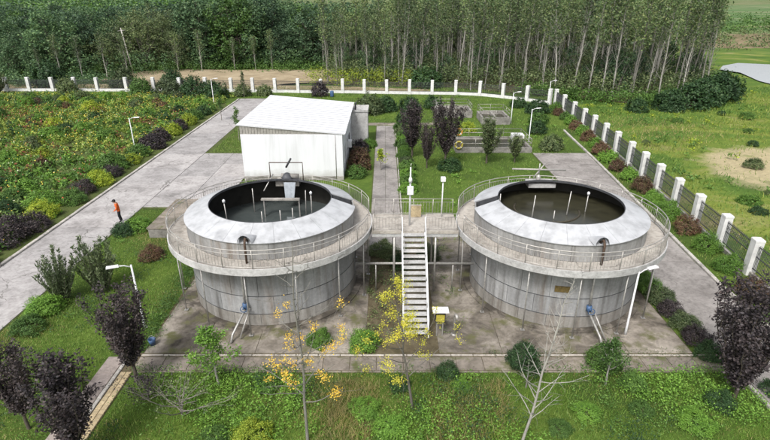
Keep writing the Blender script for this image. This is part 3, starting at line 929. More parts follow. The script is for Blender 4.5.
# ---------------------------------------------------------------- bridge and stairs
br = thing('walkway_bridge', 'straight concrete walkway bridge with railings joining the two round tanks', 'bridge', (1.59, 25.5, 0))
MB().box(-2.28, 2.28, -1.06, 1.2, ZF - .16, ZF - .004).build('deck', M['deck'], br)
for y in (-.95, 1.08):
    MB().box(-2.26, 2.26, y - .08, y + .08, ZF - .36, ZF - .162).build('beam', M['slab'], br)
for x in (-1.1, 1.1):
    for y in (-.95, 1.08):
        MB().tube([(x, y, 0.0), (x, y, ZF - .36)], .06, 8).build('bridge_post', M['steel'], br, True)
rail_line(br, (-2.2, 1.16), (2.2, 1.16), ZF - .004)
rail_line(br, (-2.2, -1.0), (-.74, -1.0), ZF - .004, post=1.4)
rail_line(br, (.56, -1.0), (2.2, -1.0), ZF - .004, post=1.6)

st = thing('steel_staircase', 'steep steel staircase with white handrails descending from the walkway bridge', 'staircase', (1.49, 20.45, 0))
NT = 18
run, rise = 3.95, ZF - .1
tm = MB().chbox(-.56, .56, -.15, .15, -.05, 0, .01).mesh('tread', M['slab'])
for k in range(NT):
    f = (k + .6) / NT
    link('tread', tm, st, (0, run * f, rise * f + .06))
for sx in (-.60, .60):
    mb = MB()
    vs = [(sx - .025, -.12, 0), (sx - .025, .16, 0), (sx - .025, run + .05, rise - .18), (sx - .025, run + .05, rise + .08)]
    vs += [(x + .05, y, z) for x, y, z in vs]
    mb.add(vs, [(0, 1, 2, 3), (7, 6, 5, 4), (0, 4, 5, 1), (1, 5, 6, 2), (2, 6, 7, 3), (3, 7, 4, 0)])
    mb.build('stringer', M['whitemetal'], st)
    hr = MB().tube([(sx, 0, .05), (sx, 0, .92), (sx, run, rise + .92), (sx, run + .02, rise + .05)], .026, 6).build('handrail', M['whitemetal'], st, True)
    for f in (.25, .5, .75):
        MB().tube([(sx, run * f, rise * f), (sx, run * f, rise * f + .9)], .02, 6).build('baluster', M['whitemetal'], hr, True)

# pipe running between the tanks
pp = thing('transfer_pipe', 'long grey horizontal pipe between the two tanks behind the stairs', 'pipe', (1.6, 24.6, 0))
MB().tube([(-3.2, 0, 1.75), (3.2, 0, 1.75)], .07, 8).build('pipe', M['steel'], pp, True)
for x in (-2.1, 2.1):
    MB().tube([(x, .02, 0), (x, .02, 1.70)], .04, 6).build('pipe_stand', M['steel'], pp, True)

# camera pole and lamp on the bridge
cp = thing('camera_pole', 'white pole with a control box standing on the bridge above the stairs', 'pole', (1.32, 25.2, ZF))
MB().tube([(0, 0, 0), (0, 0, 2.0), (0, 0, 3.25)], [.055, .05, .035], 8).build('pole', M['whitemetal'], cp, True)
MB().chbox(-.16, .16, -.17, -.04, 1.8, 2.25, .02).build('control_box', M['whitemetal'], cp)
MB().tube([(0, -.05, 2.45), (0, -.05, 2.62), (0, -.05, 2.75)], [.09, .10, .04], 10).build('dome', M['whitemetal'], cp, True)
MB().tube([(0, 0, 3.2), (.02, 0, 3.45)], .02, 6).build('antenna', M['steel'], cp, True)
lp = thing('post_lamp', 'short white post with a square lamp head on the bridge near the right tank', 'lamp', (3.15, 26.35, ZF))
MB().tube([(0, 0, 0), (0, 0, 2.1)], .035, 8).build('pole', M['whitemetal'], lp, True)
MB().chbox(-.13, .13, -.11, .11, 2.1, 2.34, .03).build('lamp_head', M['lampglass'], lp)
wb = thing('wooden_board', 'small tan board leaning in the bridge railing at the stair head', 'board', (1.72, 26.3, ZF))
MB().box(-.28, .28, -.02, .02, .02, .7).build('board', M['paver'], wb)
MB().box(-.30, .30, -.03, .03, .70, .74).build('top_strip', M['kerb'], wb)

# control cabinet and vent beside the stairs
cb = thing('control_cabinet', 'yellow control cabinet under a white rain cover beside the stair foot', 'cabinet', (2.62, 20.5, 0))
for x in (-.14, .14):
    MB().box(x - .025, x + .025, -.025, .025, 0, .85).build('leg', M['steel'], cb)
MB().chbox(-.24, .24, -.12, .12, .85, 1.4, .01).build('cabinet_body', M['dark'], cb)
MB().box(-.20, .20, -.14, -.121, .9, 1.28).build('yellow_door', M['yellow'], cb)
MB().chbox(-.38, .38, -.28, .2, 1.46, 1.52, .01).build('rain_cover', M['whitemetal'], cb)
for x in (-.2, .2):
    MB().box(x - .02, x + .02, -.02, .02, 1.4, 1.46).build('cover_stay', M['steel'], cb)
vp = thing('vent_pipe', 'bent grey vent pipe standing right of the yellow cabinet', 'pipe', (3.35, 20.6, 0))
MB().tube([(0, 0, 0), (0, 0, 1.0), (.02, -.06, 1.15), (.04, -.22, 1.2), (.05, -.3, 1.08)], .085, 8).build('pipe', M['rail'], vp, True)
MB().tube([(0, 0, 0.0), (0, 0, .06)], .16, 10).build('flange', M['steel'], vp, True)

# ---------------------------------------------------------------- street lamps
def street_lamp(x, y, h, ang, label):
    t = thing('street_lamp', label, 'street lamp', (x, y, 0), R(ang), 'white street lamps')
    MB().tube([(0, 0, 0), (0, 0, .5), (0, 0, h)], [.07, .055, .04], 8).build('pole', M['whitemetal'], t, True)
    MB().tube([(0, 0, 0), (0, 0, .03)], .16, 8).build('base_plate', M['steel'], t)
    MB().tube([(0, 0, h - .12), (.3, 0, h + .02), (.62, 0, h + .06)], .028, 6).build('arm', M['whitemetal'], t, True)
    hd = MB().add([(.5, -.09, h + .03), (1.05, -.11, h + .05), (1.05, .11, h + .05), (.5, .09, h + .03),
                   (.52, -.06, h + .11), (1.02, -.08, h + .12), (1.02, .08, h + .12), (.52, .06, h + .11)],
                  [(3, 2, 1, 0), (4, 5, 6, 7), (0, 1, 5, 4), (1, 2, 6, 5), (2, 3, 7, 6), (3, 0, 4, 7)]).build('lamp_head', M['whitemetal'], t)
    MB().box(.58, .98, -.07, .07, h + .022, h + .036).build('diffuser', M['lampglass'], hd)
street_lamp(-11.9, 21.2, 3.5, 205, 'white street lamp on the lawn left of the left tank')
street_lamp(11.62, 20.56, 3.5, 20, 'white street lamp in front of the right tank')
street_lamp(-26.3, 52.5, 3.6, 5, 'white street lamp standing among the flower bed midway along the left road')
street_lamp(-25.8, 78, 3.9, 0, 'white street lamp at the far end of the left road')
street_lamp(16.2, 56.6, 3.7, 15, 'white street lamp at the corner of the long railed basin')
street_lamp(16.3, 66, 3.9, 15, 'white street lamp beside the far square basin')
street_lamp(24.3, 77, 3.7, 20, 'white street lamp at the far corner of the pillar fence')

# ---------------------------------------------------------------- the white building
hb = thing('white_building', 'white flat-fronted building with a white single-slope metal roof behind the left tank', 'building', (-8.1, 43.5, 0))
X0, X1, D = -4.4, 4.4, 14.2
WH = 4.15
bw = MB()
bw.box(X0, X1, 0, .24, 0, WH)
bw.box(X0, X0 + .24, .24, D, 0, WH)
bw.box(X1 - .24, X1, .24, D - .0, 0, WH)
bw.box(X0 + .24, X1 - .24, D - .24, D, 0, WH)
wl = bw.build('wall', M['housewall'], hb)
MB().box(X0 - .03, X1 + .03, -.03, -.001, 0, .35).build('plinth', M['basin'], hb)
# grey gable wedge of ribbed sheet under the roof
zl, zr = 4.98, 4.22
mb = MB()
nrib = 34
for k in range(nrib):
    a, b = X0 + (X1 - X0) * k / nrib, X0 + (X1 - X0) * (k + .82) / nrib
    za, zb = zl + (zr - zl) * (a - X0) / (X1 - X0) - .09, zl + (zr - zl) * (b - X0) / (X1 - X0) - .09
    mb.add([(a, .02, WH + .002), (b, .02, WH + .002), (b, .02, zb), (a, .02, za), (a, .1, WH + .002), (b, .1, WH + .002), (b, .1, zb), (a, .1, za)],
           [(0, 1, 2, 3), (7, 6, 5, 4), (0, 4, 5, 1), (1, 5, 6, 2), (2, 6, 7, 3), (3, 7, 4, 0)])
mb.add([(X0, .06, WH + .002), (X1, .06, WH + .002), (X1, .06, zr - .1), (X0, .06, zl - .1)], [(0, 1, 2, 3)])
mb.build('gable_sheet', M['rail'], hb)
MB().add([(X0 + .02, 0.1, WH), (X0 + .02, D, WH), (X0 + .02, D, zl - .08), (X0 + .02, .1, zl - .08)], [(0, 1, 2, 3)]).build('side_sheet', M['rail'], hb)
# ribbed roof: sheets running down the slope from left to right, laid side by side along the depth
rf = MB().add([(X0 - .25, -.06, zl - .07 + .02), (X1 + .25, -.06, zr - .07 - .02), (X1 + .25, D + .3, zr - .07 - .02), (X0 - .25, D + .3, zl - .07 + .02),
               (X0 - .25, -.06, zl + .01), (X1 + .25, -.06, zr - .03), (X1 + .25, D + .3, zr - .03), (X0 - .25, D + .3, zl + .01)],
              [(3, 2, 1, 0), (4, 5, 6, 7), (0, 1, 5, 4), (1, 2, 6, 5), (2, 3, 7, 6), (3, 0, 4, 7)]).build('roof', M['roofpaint'], hb)
mb = MB()
wv = 14.56 / 16
xa, xb = X0 - .27, X1 + .27
za, zb = zl + .012, zr - .032
prof = [(0.0, 0.02), (.03, .02), (.055, 0.0), (wv / 2 - .03, 0), (wv / 2 - .02, .008), (wv / 2 + .02, .008), (wv / 2 + .03, 0), (wv - .005, 0)]
vs = []
for y, z in prof:
    vs += [(xa, y, za + z), (xb, y, zb + z)]
fs = [(2 * i, 2 * i + 1, 2 * i + 3, 2 * i + 2) for i in range(len(prof) - 1)]
me = mb.add(vs, fs).mesh('roof_sheet', M['roofpaint'])
for k in range(16):
    link('roof_sheet', me, rf, (0, -.07 + k * wv, 0))
# windows, door and shutter on the right wall; pipe and cracks on the front
def window_right(y, z0, z1, wd):
    o = MB().box(X1 + .001, X1 + .03, y - wd / 2, y + wd / 2, z0, z1).build('window', M['winglass'], hb)
    fr = MB()
    fr.box(X1 + .002, X1 + .06, y - wd / 2 - .06, y - wd / 2, z0 - .06, z1 + .06)
    fr.box(X1 + .002, X1 + .06, y + wd / 2, y + wd / 2 + .06, z0 - .06, z1 + .06)
    fr.box(X1 + .002, X1 + .06, y - wd / 2, y + wd / 2, z1, z1 + .06)
    fr.box(X1 + .002, X1 + .06, y - wd / 2, y + wd / 2, z0 - .06, z0)
    fr.box(X1 + .031, X1 + .05, y - .03, y + .03, z0, z1)
    fr.build('frame', M['whitemetal'], o)
for y in (2.2, 5.2, 10.6):
    window_right(y, 1.2, 2.7, 1.5)
d = MB().box(X1 + .001, X1 + .05, 7.5, 8.6, 0.02, 2.2).build('door', M['iron'], hb)
MB().tube([(X1 + .06, 7.65, 1.05), (X1 + .12, 7.65, 1.05), (X1 + .12, 7.65, 1.2)], .015, 6).build('handle', M['rail'], d, True)
MB().tube([(X1 - .62, -.04, .1), (X1 - .62, -.04, WH - .05)], .03, 6).build('downpipe', M['steel'], hb, True)
ac = thing('air_conditioner', 'white air conditioner unit on the right wall of the white building', 'air conditioner', (-3.4, 49.3, 1.5))
MB().chbox(-.26, .14, -.42, .42, 0, .62, .03).build('casing', M['whitemetal'], ac)
MB().sector([(.05, .10), (.24, .10), (.24, .13), (.05, .13)], 0, 2 * PI, 20).build('fan_grille', M['iron'], ac).matrix_local = Matrix.Translation((.045, -.12, .31)) @ Matrix.Rotation(R(90), 4, 'Y')
for y in (-.3, .3):
    MB().box(-.27, .1, y - .02, y + .02, -.06, -.002).build('bracket', M['steel'], ac)
an = thing('concrete_annex', 'small grey concrete block annex at the back corner of the white building', 'annex', (-2.85, 57.2, 0))
MB().box(-.83, .95, -1.4, 1.5, 0, 3.55).build('wall', M['slab'], an)
for bx in ((-.9, 1.02, -1.47, -1.3), (-.9, 1.02, 1.4, 1.57)):
    MB().box(*bx, 3.551, 3.75).build('parapet', M['slab'], an)
for bx in ((.86, 1.02, -1.299, 1.399), (-.9, -.72, -1.299, 1.399)):
    MB().box(*bx, 3.551, 3.75).build('parapet', M['slab'], an)
MB().tube([(-.4, -.6, 3.55), (-.4, -.6, 4.3), (-.3, -.75, 4.45)], .09, 8).build('vent_stack', M['iron'], an, True)

# covered pit left of the left tank
pt = thing('covered_pit', 'low concrete pit covered with grey slabs beside the left tank walkway', 'pit', (-13.9, 34.2, 0))
MB().box(-2.1, 2.1, -2.7, 2.7, 0, .62).build('pit_wall', M['basin'], pt)
me = MB().chbox(-2.2, 2.2, -.43, .43, 0, .1, .02).mesh('cover_slab', M['dirtpath'])
for k in range(6):
    link('cover_slab', me, pt, (0, -2.3 + k * .92, .622 + rnd.uniform(0, .01)))

# ---------------------------------------------------------------- railed basins in the garden
def basin(x0, x1, y0, y1, h, label, rh=.9):
    t = thing('settling_basin', label, 'basin', ((x0 + x1) / 2, (y0 + y1) / 2, 0), 0, 'railed concrete basins in the garden')
    a, b = (x1 - x0) / 2, (y1 - y0) / 2
    e = .25
    MB().box(-a, a, -b, -b + e, 0, h).build('basin_wall', M['basin'], t)
    MB().box(-a, a, b - e, b, 0, h).build('basin_wall', M['basin'], t)
    MB().box(-a, -a + e, -b + e, b - e, 0, h - .003).build('basin_wall', M['basin'], t)
    MB().box(a - e, a, -b + e, b - e, 0, h - .003).build('basin_wall', M['basin'], t)
    MB().poly([(-a + e, -b + e), (a - e, -b + e), (a - e, b - e), (-a + e, b - e)], h * .55).build('water', M['water_murky'], t)
    MB().box(-.12, .12, -b + e, b - e, h * .4, h - .003).build('partition', M['basin'], t)
    for p, q in (((-a + .1, -b + .1), (a - .1, -b + .1)), ((-a + .1, b - .1), (a - .1, b - .1)), ((-a + .1, -b + .1), (-a + .1, b - .1)), ((a - .1, -b + .1), (a - .1, b - .1))):
        mb = MB()
        for hh in (rh, rh * .5):
            mb.tube([(*p, h + hh), (*q, h + hh)], .026, 6)
        ro = mb.build('railing', M['rail'], t, True)
        L = math.hypot(q[0] - p[0], q[1] - p[1])
        n = max(1, round(L / 1.9))
        pm = MB().tube([(0, 0, h), (0, 0, h + rh)], .024, 6).mesh('post', M['rail'], True)
        for k in range(n + 1):
            link('post', pm, ro, (p[0] + (q[0] - p[0]) * k / n, p[1] + (q[1] - p[1]) * k / n, 0))
    return t
basin(7.4, 15.4, 52.2, 57.0, .55, 'long low railed basin nearest the right tank, with two ring buoys')
basin(12.4, 16.0, 65.2, 69.5, .9, 'square grey railed basin in the garden beside a street lamp')
basin(7.0, 11.8, 69.2, 73.2, .9, 'grey railed basin farthest left behind the dark plum trees')
bx = thing('equipment_box', 'white equipment box on the right end of the long railed basin', 'box', (14.5, 55.2, .552))
MB().chbox(-.65, .65, -.45, .45, 0, .75, .04).build('casing', M['whitemetal'], bx)
MB().box(-.5, .5, -.47, -.451, .1, .6).build('door', M['rail'], bx)
def lifebuoy(x, y, z, m, label):
    t = thing('lifebuoy', label, 'lifebuoy', (x, y, z), 0, 'ring buoys on the basin railing')
    ps = [(.36 * math.cos(q), 0, .36 * math.sin(q)) for q in np.linspace(0, 2 * PI, 25)[:-1]]
    MB().tube(ps, .1, 8, closed=True).build('ring', m, t, True)
    for k in range(4):
        q = PI / 4 + k * PI / 2
        MB().tube([(.36 * math.cos(q - .12), 0, .36 * math.sin(q - .12)), (.36 * math.cos(q + .12), 0, .36 * math.sin(q + .12))], .106, 8).build('band', M['whitemetal'], t, True)
lifebuoy(8.3, 56.75, 1.12, M['buoy'], 'orange ring buoy hanging on the back railing of the long basin')
lifebuoy(7.7, 52.18, .85, M['buoy2'], 'yellow ring buoy hanging on the front railing of the long basin')

# ---------------------------------------------------------------- pillar fences
def fence(pts, label, pillar_h=2.35, bh=.42, bm=None):
    t = thing('perimeter_fence', label, 'fence', (pts[0][0], pts[0][1], 0), 0, 'white pillar fences')
    ox, oy = pts[0]
    mb = MB()
    mb.box(-.25, .25, -.25, .25, -.1, pillar_h - .16)
    pm = mb.mesh('pillar', M['pillar'])
    cm = MB().chbox(-.265, .265, -.265, .265, pillar_h - .158, pillar_h, .05).mesh('pillar_cap', M['pillar'])
    for i, (x, y) in enumerate(pts):
        q = pts[min(i + 1, len(pts) - 1)]
        p = pts[max(i - 1, 0)]
        a = math.atan2(q[1] - p[1], q[0] - p[0])
        po = link('pillar', pm, t, (x - ox, y - oy, 0), a + rnd.gauss(0, .015), (1, 1, rnd.uniform(.975, 1.02)))
        po.rotation_euler[0], po.rotation_euler[1] = rnd.gauss(0, .008), rnd.gauss(0, .008)
        link('pillar_cap', cm, po)
        if i < len(pts) - 1:
            dx, dy = pts[i + 1][0] - x, pts[i + 1][1] - y
            L = math.hypot(dx, dy)
            a = math.atan2(dy, dx)
            MB().box(.24, L - .24, -.10, .10, -.1, bh).build('base_wall', bm or M['pillar'], t, loc=(x - ox, y - oy, 0)).rotation_euler = (0, 0, a)
            mb = MB()
            for z in (.50, 1.25, 1.86):
                mb.box(.24, L - .24, -.022, .022, z - .022, z + .022)
            n = int((L - .5) / .115)
            for k in range(n + 1):
                xx = .27 + (L - .54) * k / n
                mb.box(xx - .011, xx + .011, -.011, .011, .425, 1.98)
            # scroll-work band
            for k in range(int((L - .5) / .23)):
                xx = .4 + k * .23
                mb.tube([(xx + .09 * math.cos(u), 0, 1.55 + .09 * math.sin(u)) for u in np.linspace(0, 2 * PI, 7)[:-1]], .012, 3, closed=True)
            o = mb.build('iron_panel', M['iron'], t, loc=(x - ox, y - oy, 0))
            o.rotation_euler = (0, 0, a)
FR = [(20.6, 15.4), (20.85, 19.1), (21.15, 22.9), (21.46, 26.6), (21.85, 30.1), (22.2, 33.7), (22.56, 37.2), (22.9, 40.7), (23.26, 44.2), (23.65, 47.9),
      (24.0, 51.8), (24.3, 55.7), (24.6, 59.8), (24.95, 64.0), (25.2, 68.6), (25.5, 73.6), (25.8, 78.4)]
fence(FR, 'row of white pillars with iron panels along the right drive', bh=.26, bm=M['basin'])
FB = [(25.1, 79.0), (22.3, 81.6), (19.1, 84.2), (15.7, 86.3), (11.8, 87.3), (7.9, 87.6), (4.1, 87.9), (.3, 88.2), (-3.5, 88.6), (-7.2, 88.9), (-10.9, 89.0),
      (-14.8, 89.2), (-18.8, 89.6), (-22.7, 89.9), (-26.5, 90.2), (-31, 90.4), (-35.5, 90.5), (-40, 90.6), (-44.8, 90.7), (-49.9, 90.8), (-53.8, 90.9), (-57.7, 90.9), (-61.8, 90.9), (-65.7, 90.9), (-69.6, 90.9), (-73.5, 90.9)]
fence(FB, 'long white pillar fence running across behind the flower bed and garden')

# ---------------------------------------------------------------- plants: prototypes
def twig(mb, rng, p, d, L, r, seg=4, bend=.12, n=5, up=0.05):
    P = [Vector(p)]
    d = Vector(d).normalized()
    for k in range(seg):
        d = (d + Vector(rng.normal(size=3) * bend) + Vector((0, 0, up))).normalized()
        P.append(P[-1] + d * (L / seg))
    mb.tube(P, [r * (1 - .75 * k / seg) for k in range(seg + 1)], n, caps=False)
    return P

def clumps(rng, C, per, spread):
    return np.repeat(np.asarray(C), per, axis=0) + rng.normal(size=(len(C) * per, 3)) * spread

def proto_poplar(seed, h=16.0, leaf='leaf_poplar', dens=1.0):
    rng = np.random.default_rng(seed)
    mb = MB()
    P = [Vector((0, 0, -.2))]
    for k in range(9):
        P.append(Vector((rng.normal() * .022 * (k + 1) ** .7, rng.normal() * .022 * (k + 1) ** .7, h * .97 * (k + 1) / 9)))
    mb.tube(P, [.115 * (1 - .85 * k / 9) + .015 for k in range(10)], 7, caps=False)
    def at(z):
        f = max(0, min(8.999, z / (h * .97) * 9))
        i = int(f)
        return P[i].lerp(P[i + 1], f - i)
    C = []
    for k in range(int(42 * dens)):           # bare lower twigs
        z = rng.uniform(.16, .66) * h
        a = rng.uniform(0, 2 * PI)
        twig(mb, rng, at(z), (math.cos(a), math.sin(a), 1.7), rng.uniform(.8, 2.6), .02, 3, .14, 3)
    z0 = rng.uniform(.42, .6)
    for k in range(int(30 * dens)):
        z = h * (z0 + (.98 - z0) * (k + rng.uniform()) / (30 * dens))
        a = k * 2.4 + rng.normal() * .4
        L = (1.9 * (1 - ((z / h - .62) / .5) ** 2) + .3) * rng.uniform(.7, 1.2)
        Q = twig(mb, rng, at(z), (math.cos(a), math.sin(a), 1.35), L, .03, 4, .12, 3)
        for q in Q[1:]:
            if rng.uniform() < .85:
                C.append(q)
    C = clumps(rng, [tuple(c) for c in C], 2, .22)
    PT = clumps(rng, C, 4, .24)
    V = leaf_quads(rng, PT, .34, .24, .3)
    return [('trunk', mb.mesh('trunk', M['bark_pale'], True)), ('crown', np_faces('crown', V, 4, M[leaf]))]

def proto_round(seed, h=12.0, rad=3.6, leaf='leaf_forest', nl=13, bark='bark_grey', lsize=.42, per=20, cl=11, low=.42):
    rng = np.random.default_rng(seed)
    mb = MB()
    fork = h * rng.uniform(.5, .75) * low
    mb.tube([(0, 0, -.3), (rng.normal() * .1, rng.normal() * .1, fork * .5), (rng.normal() * .2, rng.normal() * .2, fork)], [.26, .2, .17], 7, caps=False)
    C, NN = [], []
    for k in range(nl):
        a = k * 2.4 + rng.normal() * .5
        f = (k + .5) / nl
        zz = h * (low + (.90 - low) * f)
        rr = rad * math.sqrt(max(.05, 1 - ((f - .35) / .75) ** 2)) * rng.uniform(.45, .85)
        c = Vector((rr * math.cos(a), rr * math.sin(a), zz))
        lr = rad * rng.uniform(.36, .60)
        mid = Vector((c.x * .45, c.y * .45, fork + (c.z - fork) * .55))
        mb.tube([(0, 0, fork * .9), mid, c], [.11, .07, .03], 5, caps=False)
        n = cl
        d = rng.normal(size=(n, 3))
        d[:, 2] = d[:, 2] * .8 + .25
        d /= np.linalg.norm(d, axis=1)[:, None]
        C += list(np.array(c) + d * lr * rng.uniform(.7, 1.1, (n, 1)))
        NN += list(d)
        for q in d[:4]:
            mb.tube([c, c + Vector(q) * lr * .9], [.03, .012], 3, caps=False)
    PT = clumps(rng, C, per, lsize * .75)
    V = leaf_quads(rng, PT, lsize, lsize * .6, .5, N=np.repeat(np.array(NN), per, 0))
    return [('trunk', mb.mesh('trunk', M[bark], True)), ('crown', np_faces('crown', V, 4, M[leaf]))]

def proto_vase(seed, h=4.6, rad=1.35, leaf='leaf_plum', n_l=9000, stem=.9, lsize=.11, nb=16, per=26):
    """small purple-leaved plum: short stem, many steep branches, egg-shaped crown"""
    rng = np.random.default_rng(seed)
    mb = MB()
    mb.tube([(0, 0, -.1), (.02, .01, stem * .6), (0, .02, stem)], [.085, .07, .065], 8, caps=False)
    C = []
    for k in range(nb):
        a = k * 2.4 + rng.normal() * .3
        sp = rng.uniform(.1, 1.0) ** .7
        tip = rng.uniform(.72, 1.0)
        L = (h - stem) * tip * (1 - .18 * sp)
        P = [Vector((0, 0, stem * rng.uniform(.75, 1.0)))]
        for j in range(1, 7):
            f = j / 6
            r = rad * sp * (f ** .75) * (1.05 - .25 * f)
            P.append(Vector((r * math.cos(a) + rng.normal() * .05, r * math.sin(a) + rng.normal() * .05, stem + L * f)))
        mb.tube(P, [.032 * (1 - .8 * j / 6) for j in range(7)], 4, caps=False)
        for j in range(1, 7):
            for _ in range(3):
                a2 = rng.uniform(0, 2 * PI)
                Q = twig(mb, rng, P[j - 1].lerp(P[j], rng.uniform()), (math.cos(a2), math.sin(a2), 1.0 + 1.6 * j / 6), rng.uniform(.3, .75), .009, 2, .12, 3)
                C += [tuple(Q[1]), tuple(Q[2])]
    PT = clumps(rng, C, max(1, n_l // len(C)), .075)
    V = leaf_quads(rng, PT, lsize, lsize * .62, .3)
    return [('trunk', mb.mesh('trunk', M['bark_dark'], True)), ('crown', np_faces('crown', V, 4, M[leaf]))]

def proto_shrub(seed, leaf='leaf_green', nl=3000, lsize=.13, flat=.92, spiky=0.0):
    """unit dome shrub: radius about 1, height about 1.25*flat"""
    rng = np.random.default_rng(seed)
    mb = MB()
    C = []
    ph = rng.uniform(0, 6.28, 4)
    for k in range(150):
        a = rng.uniform(0, 2 * PI)
        f = rng.uniform(0, 1) ** .6
        el = math.asin(rng.uniform(-.05, 1))
        rr = (.72 + .28 * f) * (1 + .10 * math.sin(3 * a + ph[0]) + .08 * math.sin(5 * a + ph[1] + el * 3))
        C.append((rr * math.cos(el) * math.cos(a) * .92, rr * math.cos(el) * math.sin(a) * .92, max(.06, .12 + 1.1 * flat * rr * math.sin(el) + rng.normal() * .05 + spiky * rng.uniform(0, .6) * math.sin(el))))
    for k in range(10):
        a = k * 2.4
        tgt = Vector(C[k * 7])
        mb.tube([(.08 * math.cos(a), .08 * math.sin(a), -.05), tgt * .55 + Vector((0, 0, .1)), tgt * .95], [.03, .02, .008], 4, caps=False)
    PT = clumps(rng, C, nl // 150, .085)
    PT[:, 2] = np.maximum(PT[:, 2], .03)
    V = leaf_quads(rng, PT, lsize, lsize * .6, .6, N=PT - np.array([0, 0, .15]))
    return [('stem', mb.mesh('stem', M['bark_dark'], True)), ('foliage', np_faces('foliage', V, 4, M[leaf]))]

def proto_upright(seed, leaf='leaf_oleander', h=2.6, rad=1.6, ns=30, mat=True):
    """many-stemmed upright shrub with narrow leaves along each wand"""
    rng = np.random.default_rng(seed)
    mb = MB()
    PT, D = [], []
    for k in range(ns):
        a = k * 2.4
        s = rng.uniform(.05, 1) ** .6
        L = h * rng.uniform(.62, 1.0) * (1 - .25 * s)
        d = Vector((math.cos(a) * s * rad / h, math.sin(a) * s * rad / h, 1))
        P = twig(mb, rng, (.2 * math.cos(a) * s, .2 * math.sin(a) * s, -.05), d, L, .018, 6, .05, 4)
        for j in range(1, 7):
            for _ in range(20):
                q = P[j - 1].lerp(P[j], rng.uniform())
                a2 = rng.uniform(0, 2 * PI)
                dd = Vector((math.cos(a2), math.sin(a2), .9)).normalized()
                PT.append(tuple(q + dd * .09))
                D.append(tuple(dd * 1.2))
    V = leaf_quads(rng, np.array(PT), .19, .055, .2, np.array(D))
    return [('stem', mb.mesh('stem', M['bark_dark'], True)), ('foliage', np_faces('foliage', V, 4, M[leaf]))]

def sapling(seed, h, spread, nb, bark, leaf=None, per=0, lsize=.1, z0=.35, zl=(0, 1), lean=(0, 0), r=.07, up=.45, cl_p=.6, sag=.0):
    """thin young tree with an open, largely bare crown; leaves hang in tufts on the side branches"""
    rng = np.random.default_rng(seed)
    mb = MB()
    K = 8
    P = []
    for k in range(K + 1):
        f = k / K
        P.append(Vector((lean[0] * f + rng.normal() * .025 * f * h ** .5, lean[1] * f + rng.normal() * .025 * f * h ** .5, -.1 + (h + .1) * f)))
    mb.tube(P, [r * (1 - .88 * k / K) + .006 for k in range(K + 1)], 7, caps=False)
    C = []
    for k in range(nb):
        f = z0 + (1 - z0) * (k + rng.uniform()) / nb
        i = min(K - 1, int(f * K))
        p = P[i].lerp(P[i + 1], f * K - i)
        a = k * 2.4 + rng.normal() * .5
        L = spread * (1.15 - f) * 1.4 * rng.uniform(.6, 1.15)
        Q = twig(mb, rng, p, (math.cos(a), math.sin(a), up), L, .018 * (1.4 - f) + .004, 5, .13, 4, up=.06 - sag)
        for j in (2, 3, 4):
            a2 = rng.uniform(0, 2 * PI)
            S = twig(mb, rng, Q[j], (math.cos(a2) + Q[j].x - Q[0].x, math.sin(a2) + Q[j].y - Q[0].y, .5), L * .38, .007, 3, .15, 3)
            if zl[0] <= f <= zl[1]:
                for s in S[1:]:
                    if rng.uniform() < cl_p:
                        C.append(tuple(s))
        if zl[0] <= f <= zl[1]:
            for q in Q[2:]:
                if rng.uniform() < cl_p:
                    C.append(tuple(q))
    out = [('trunk', mb.mesh('trunk', M[bark], True))]
    if leaf and C and per:
        PT = clumps(rng, C, per, .09)
        out.append(('crown', np_faces('crown', leaf_quads(rng, PT, lsize, lsize * .75, .4), 4, M[leaf])))
    return out

POP = [proto_poplar(s, 16.5) for s in (1, 2, 3, 4, 7, 8)]
POPT = [proto_poplar(s, 13.5, 'leaf_poplar', .8) for s in (5, 6)]
RND = [proto_round(s, 12.5, 3.8, nl=19, low=.16, bark='bark_dark', cl=15, per=17, lsize=.44) for s in (11, 12, 13, 14)]
RNDO = [proto_round(s, 12.0, 3.6, 'leaf_olive', nl=18, lsize=.38, per=16, cl=14, low=.2) for s in (15, 16)]
SMALLT = [proto_round(s, 5.2, 1.8, 'leaf_green', 10, lsize=.28, per=14, cl=9, low=.15) for s in (17, 18)]
PLUM = [proto_vase(s) for s in (21, 22, 23)]
PLUM.append(proto_vase(24, 4.6, 1.75, n_l=15000, stem=.45, nb=24))
SHR = [proto_shrub(s) for s in (31, 32, 33)]
SHRN = [proto_shrub(s, nl=6000, lsize=.085) for s in (34, 35)]
UPR = [proto_upright(s) for s in (41, 42)]

# ---------------------------------------------------------------- woods behind the fence
rr = random.Random(5)
def depth_x(px, y):       # rough half-width of the view at ground distance y
    return (px) * (y * .917 + 6) / 513
def in_poly(x, y, poly):
    c = False
    n = len(poly)
    for i in range(n):
        x1, y1 = poly[i]
        x2, y2 = poly[(i + 1) % n]
        if (y1 > y) != (y2 > y) and x < (x2 - x1) * (y - y1) / (y2 - y1) + x1:
            c = not c
    return c
PPOLY = [(-12, 98), (-2, 95), (12, 93.5), (24, 86), (30, 82), (38, 77), (47, 82), (58, 93), (67, 108), (70, 116), (46, 134), (0, 134), (-12, 126)]
npop = 0
gx = -12
cand = []
x = -12.0
while x < 74:
    y = 76.0
    while y < 134:
        xx, yy = x + rr.uniform(-1.5, 1.5), y + rr.uniform(-2.0, 2.0)
        if in_poly(xx, yy, PPOLY):
            cand.append((xx, yy))
        y += 5.0
    x += 3.7
colmin = {}
for xx, yy in cand:
    key = round((xx + 12) / 3.7)
    if key not in colmin or yy < colmin[key][1]:
        colmin[key] = (xx, yy)
front_row = sorted(colmin.values())
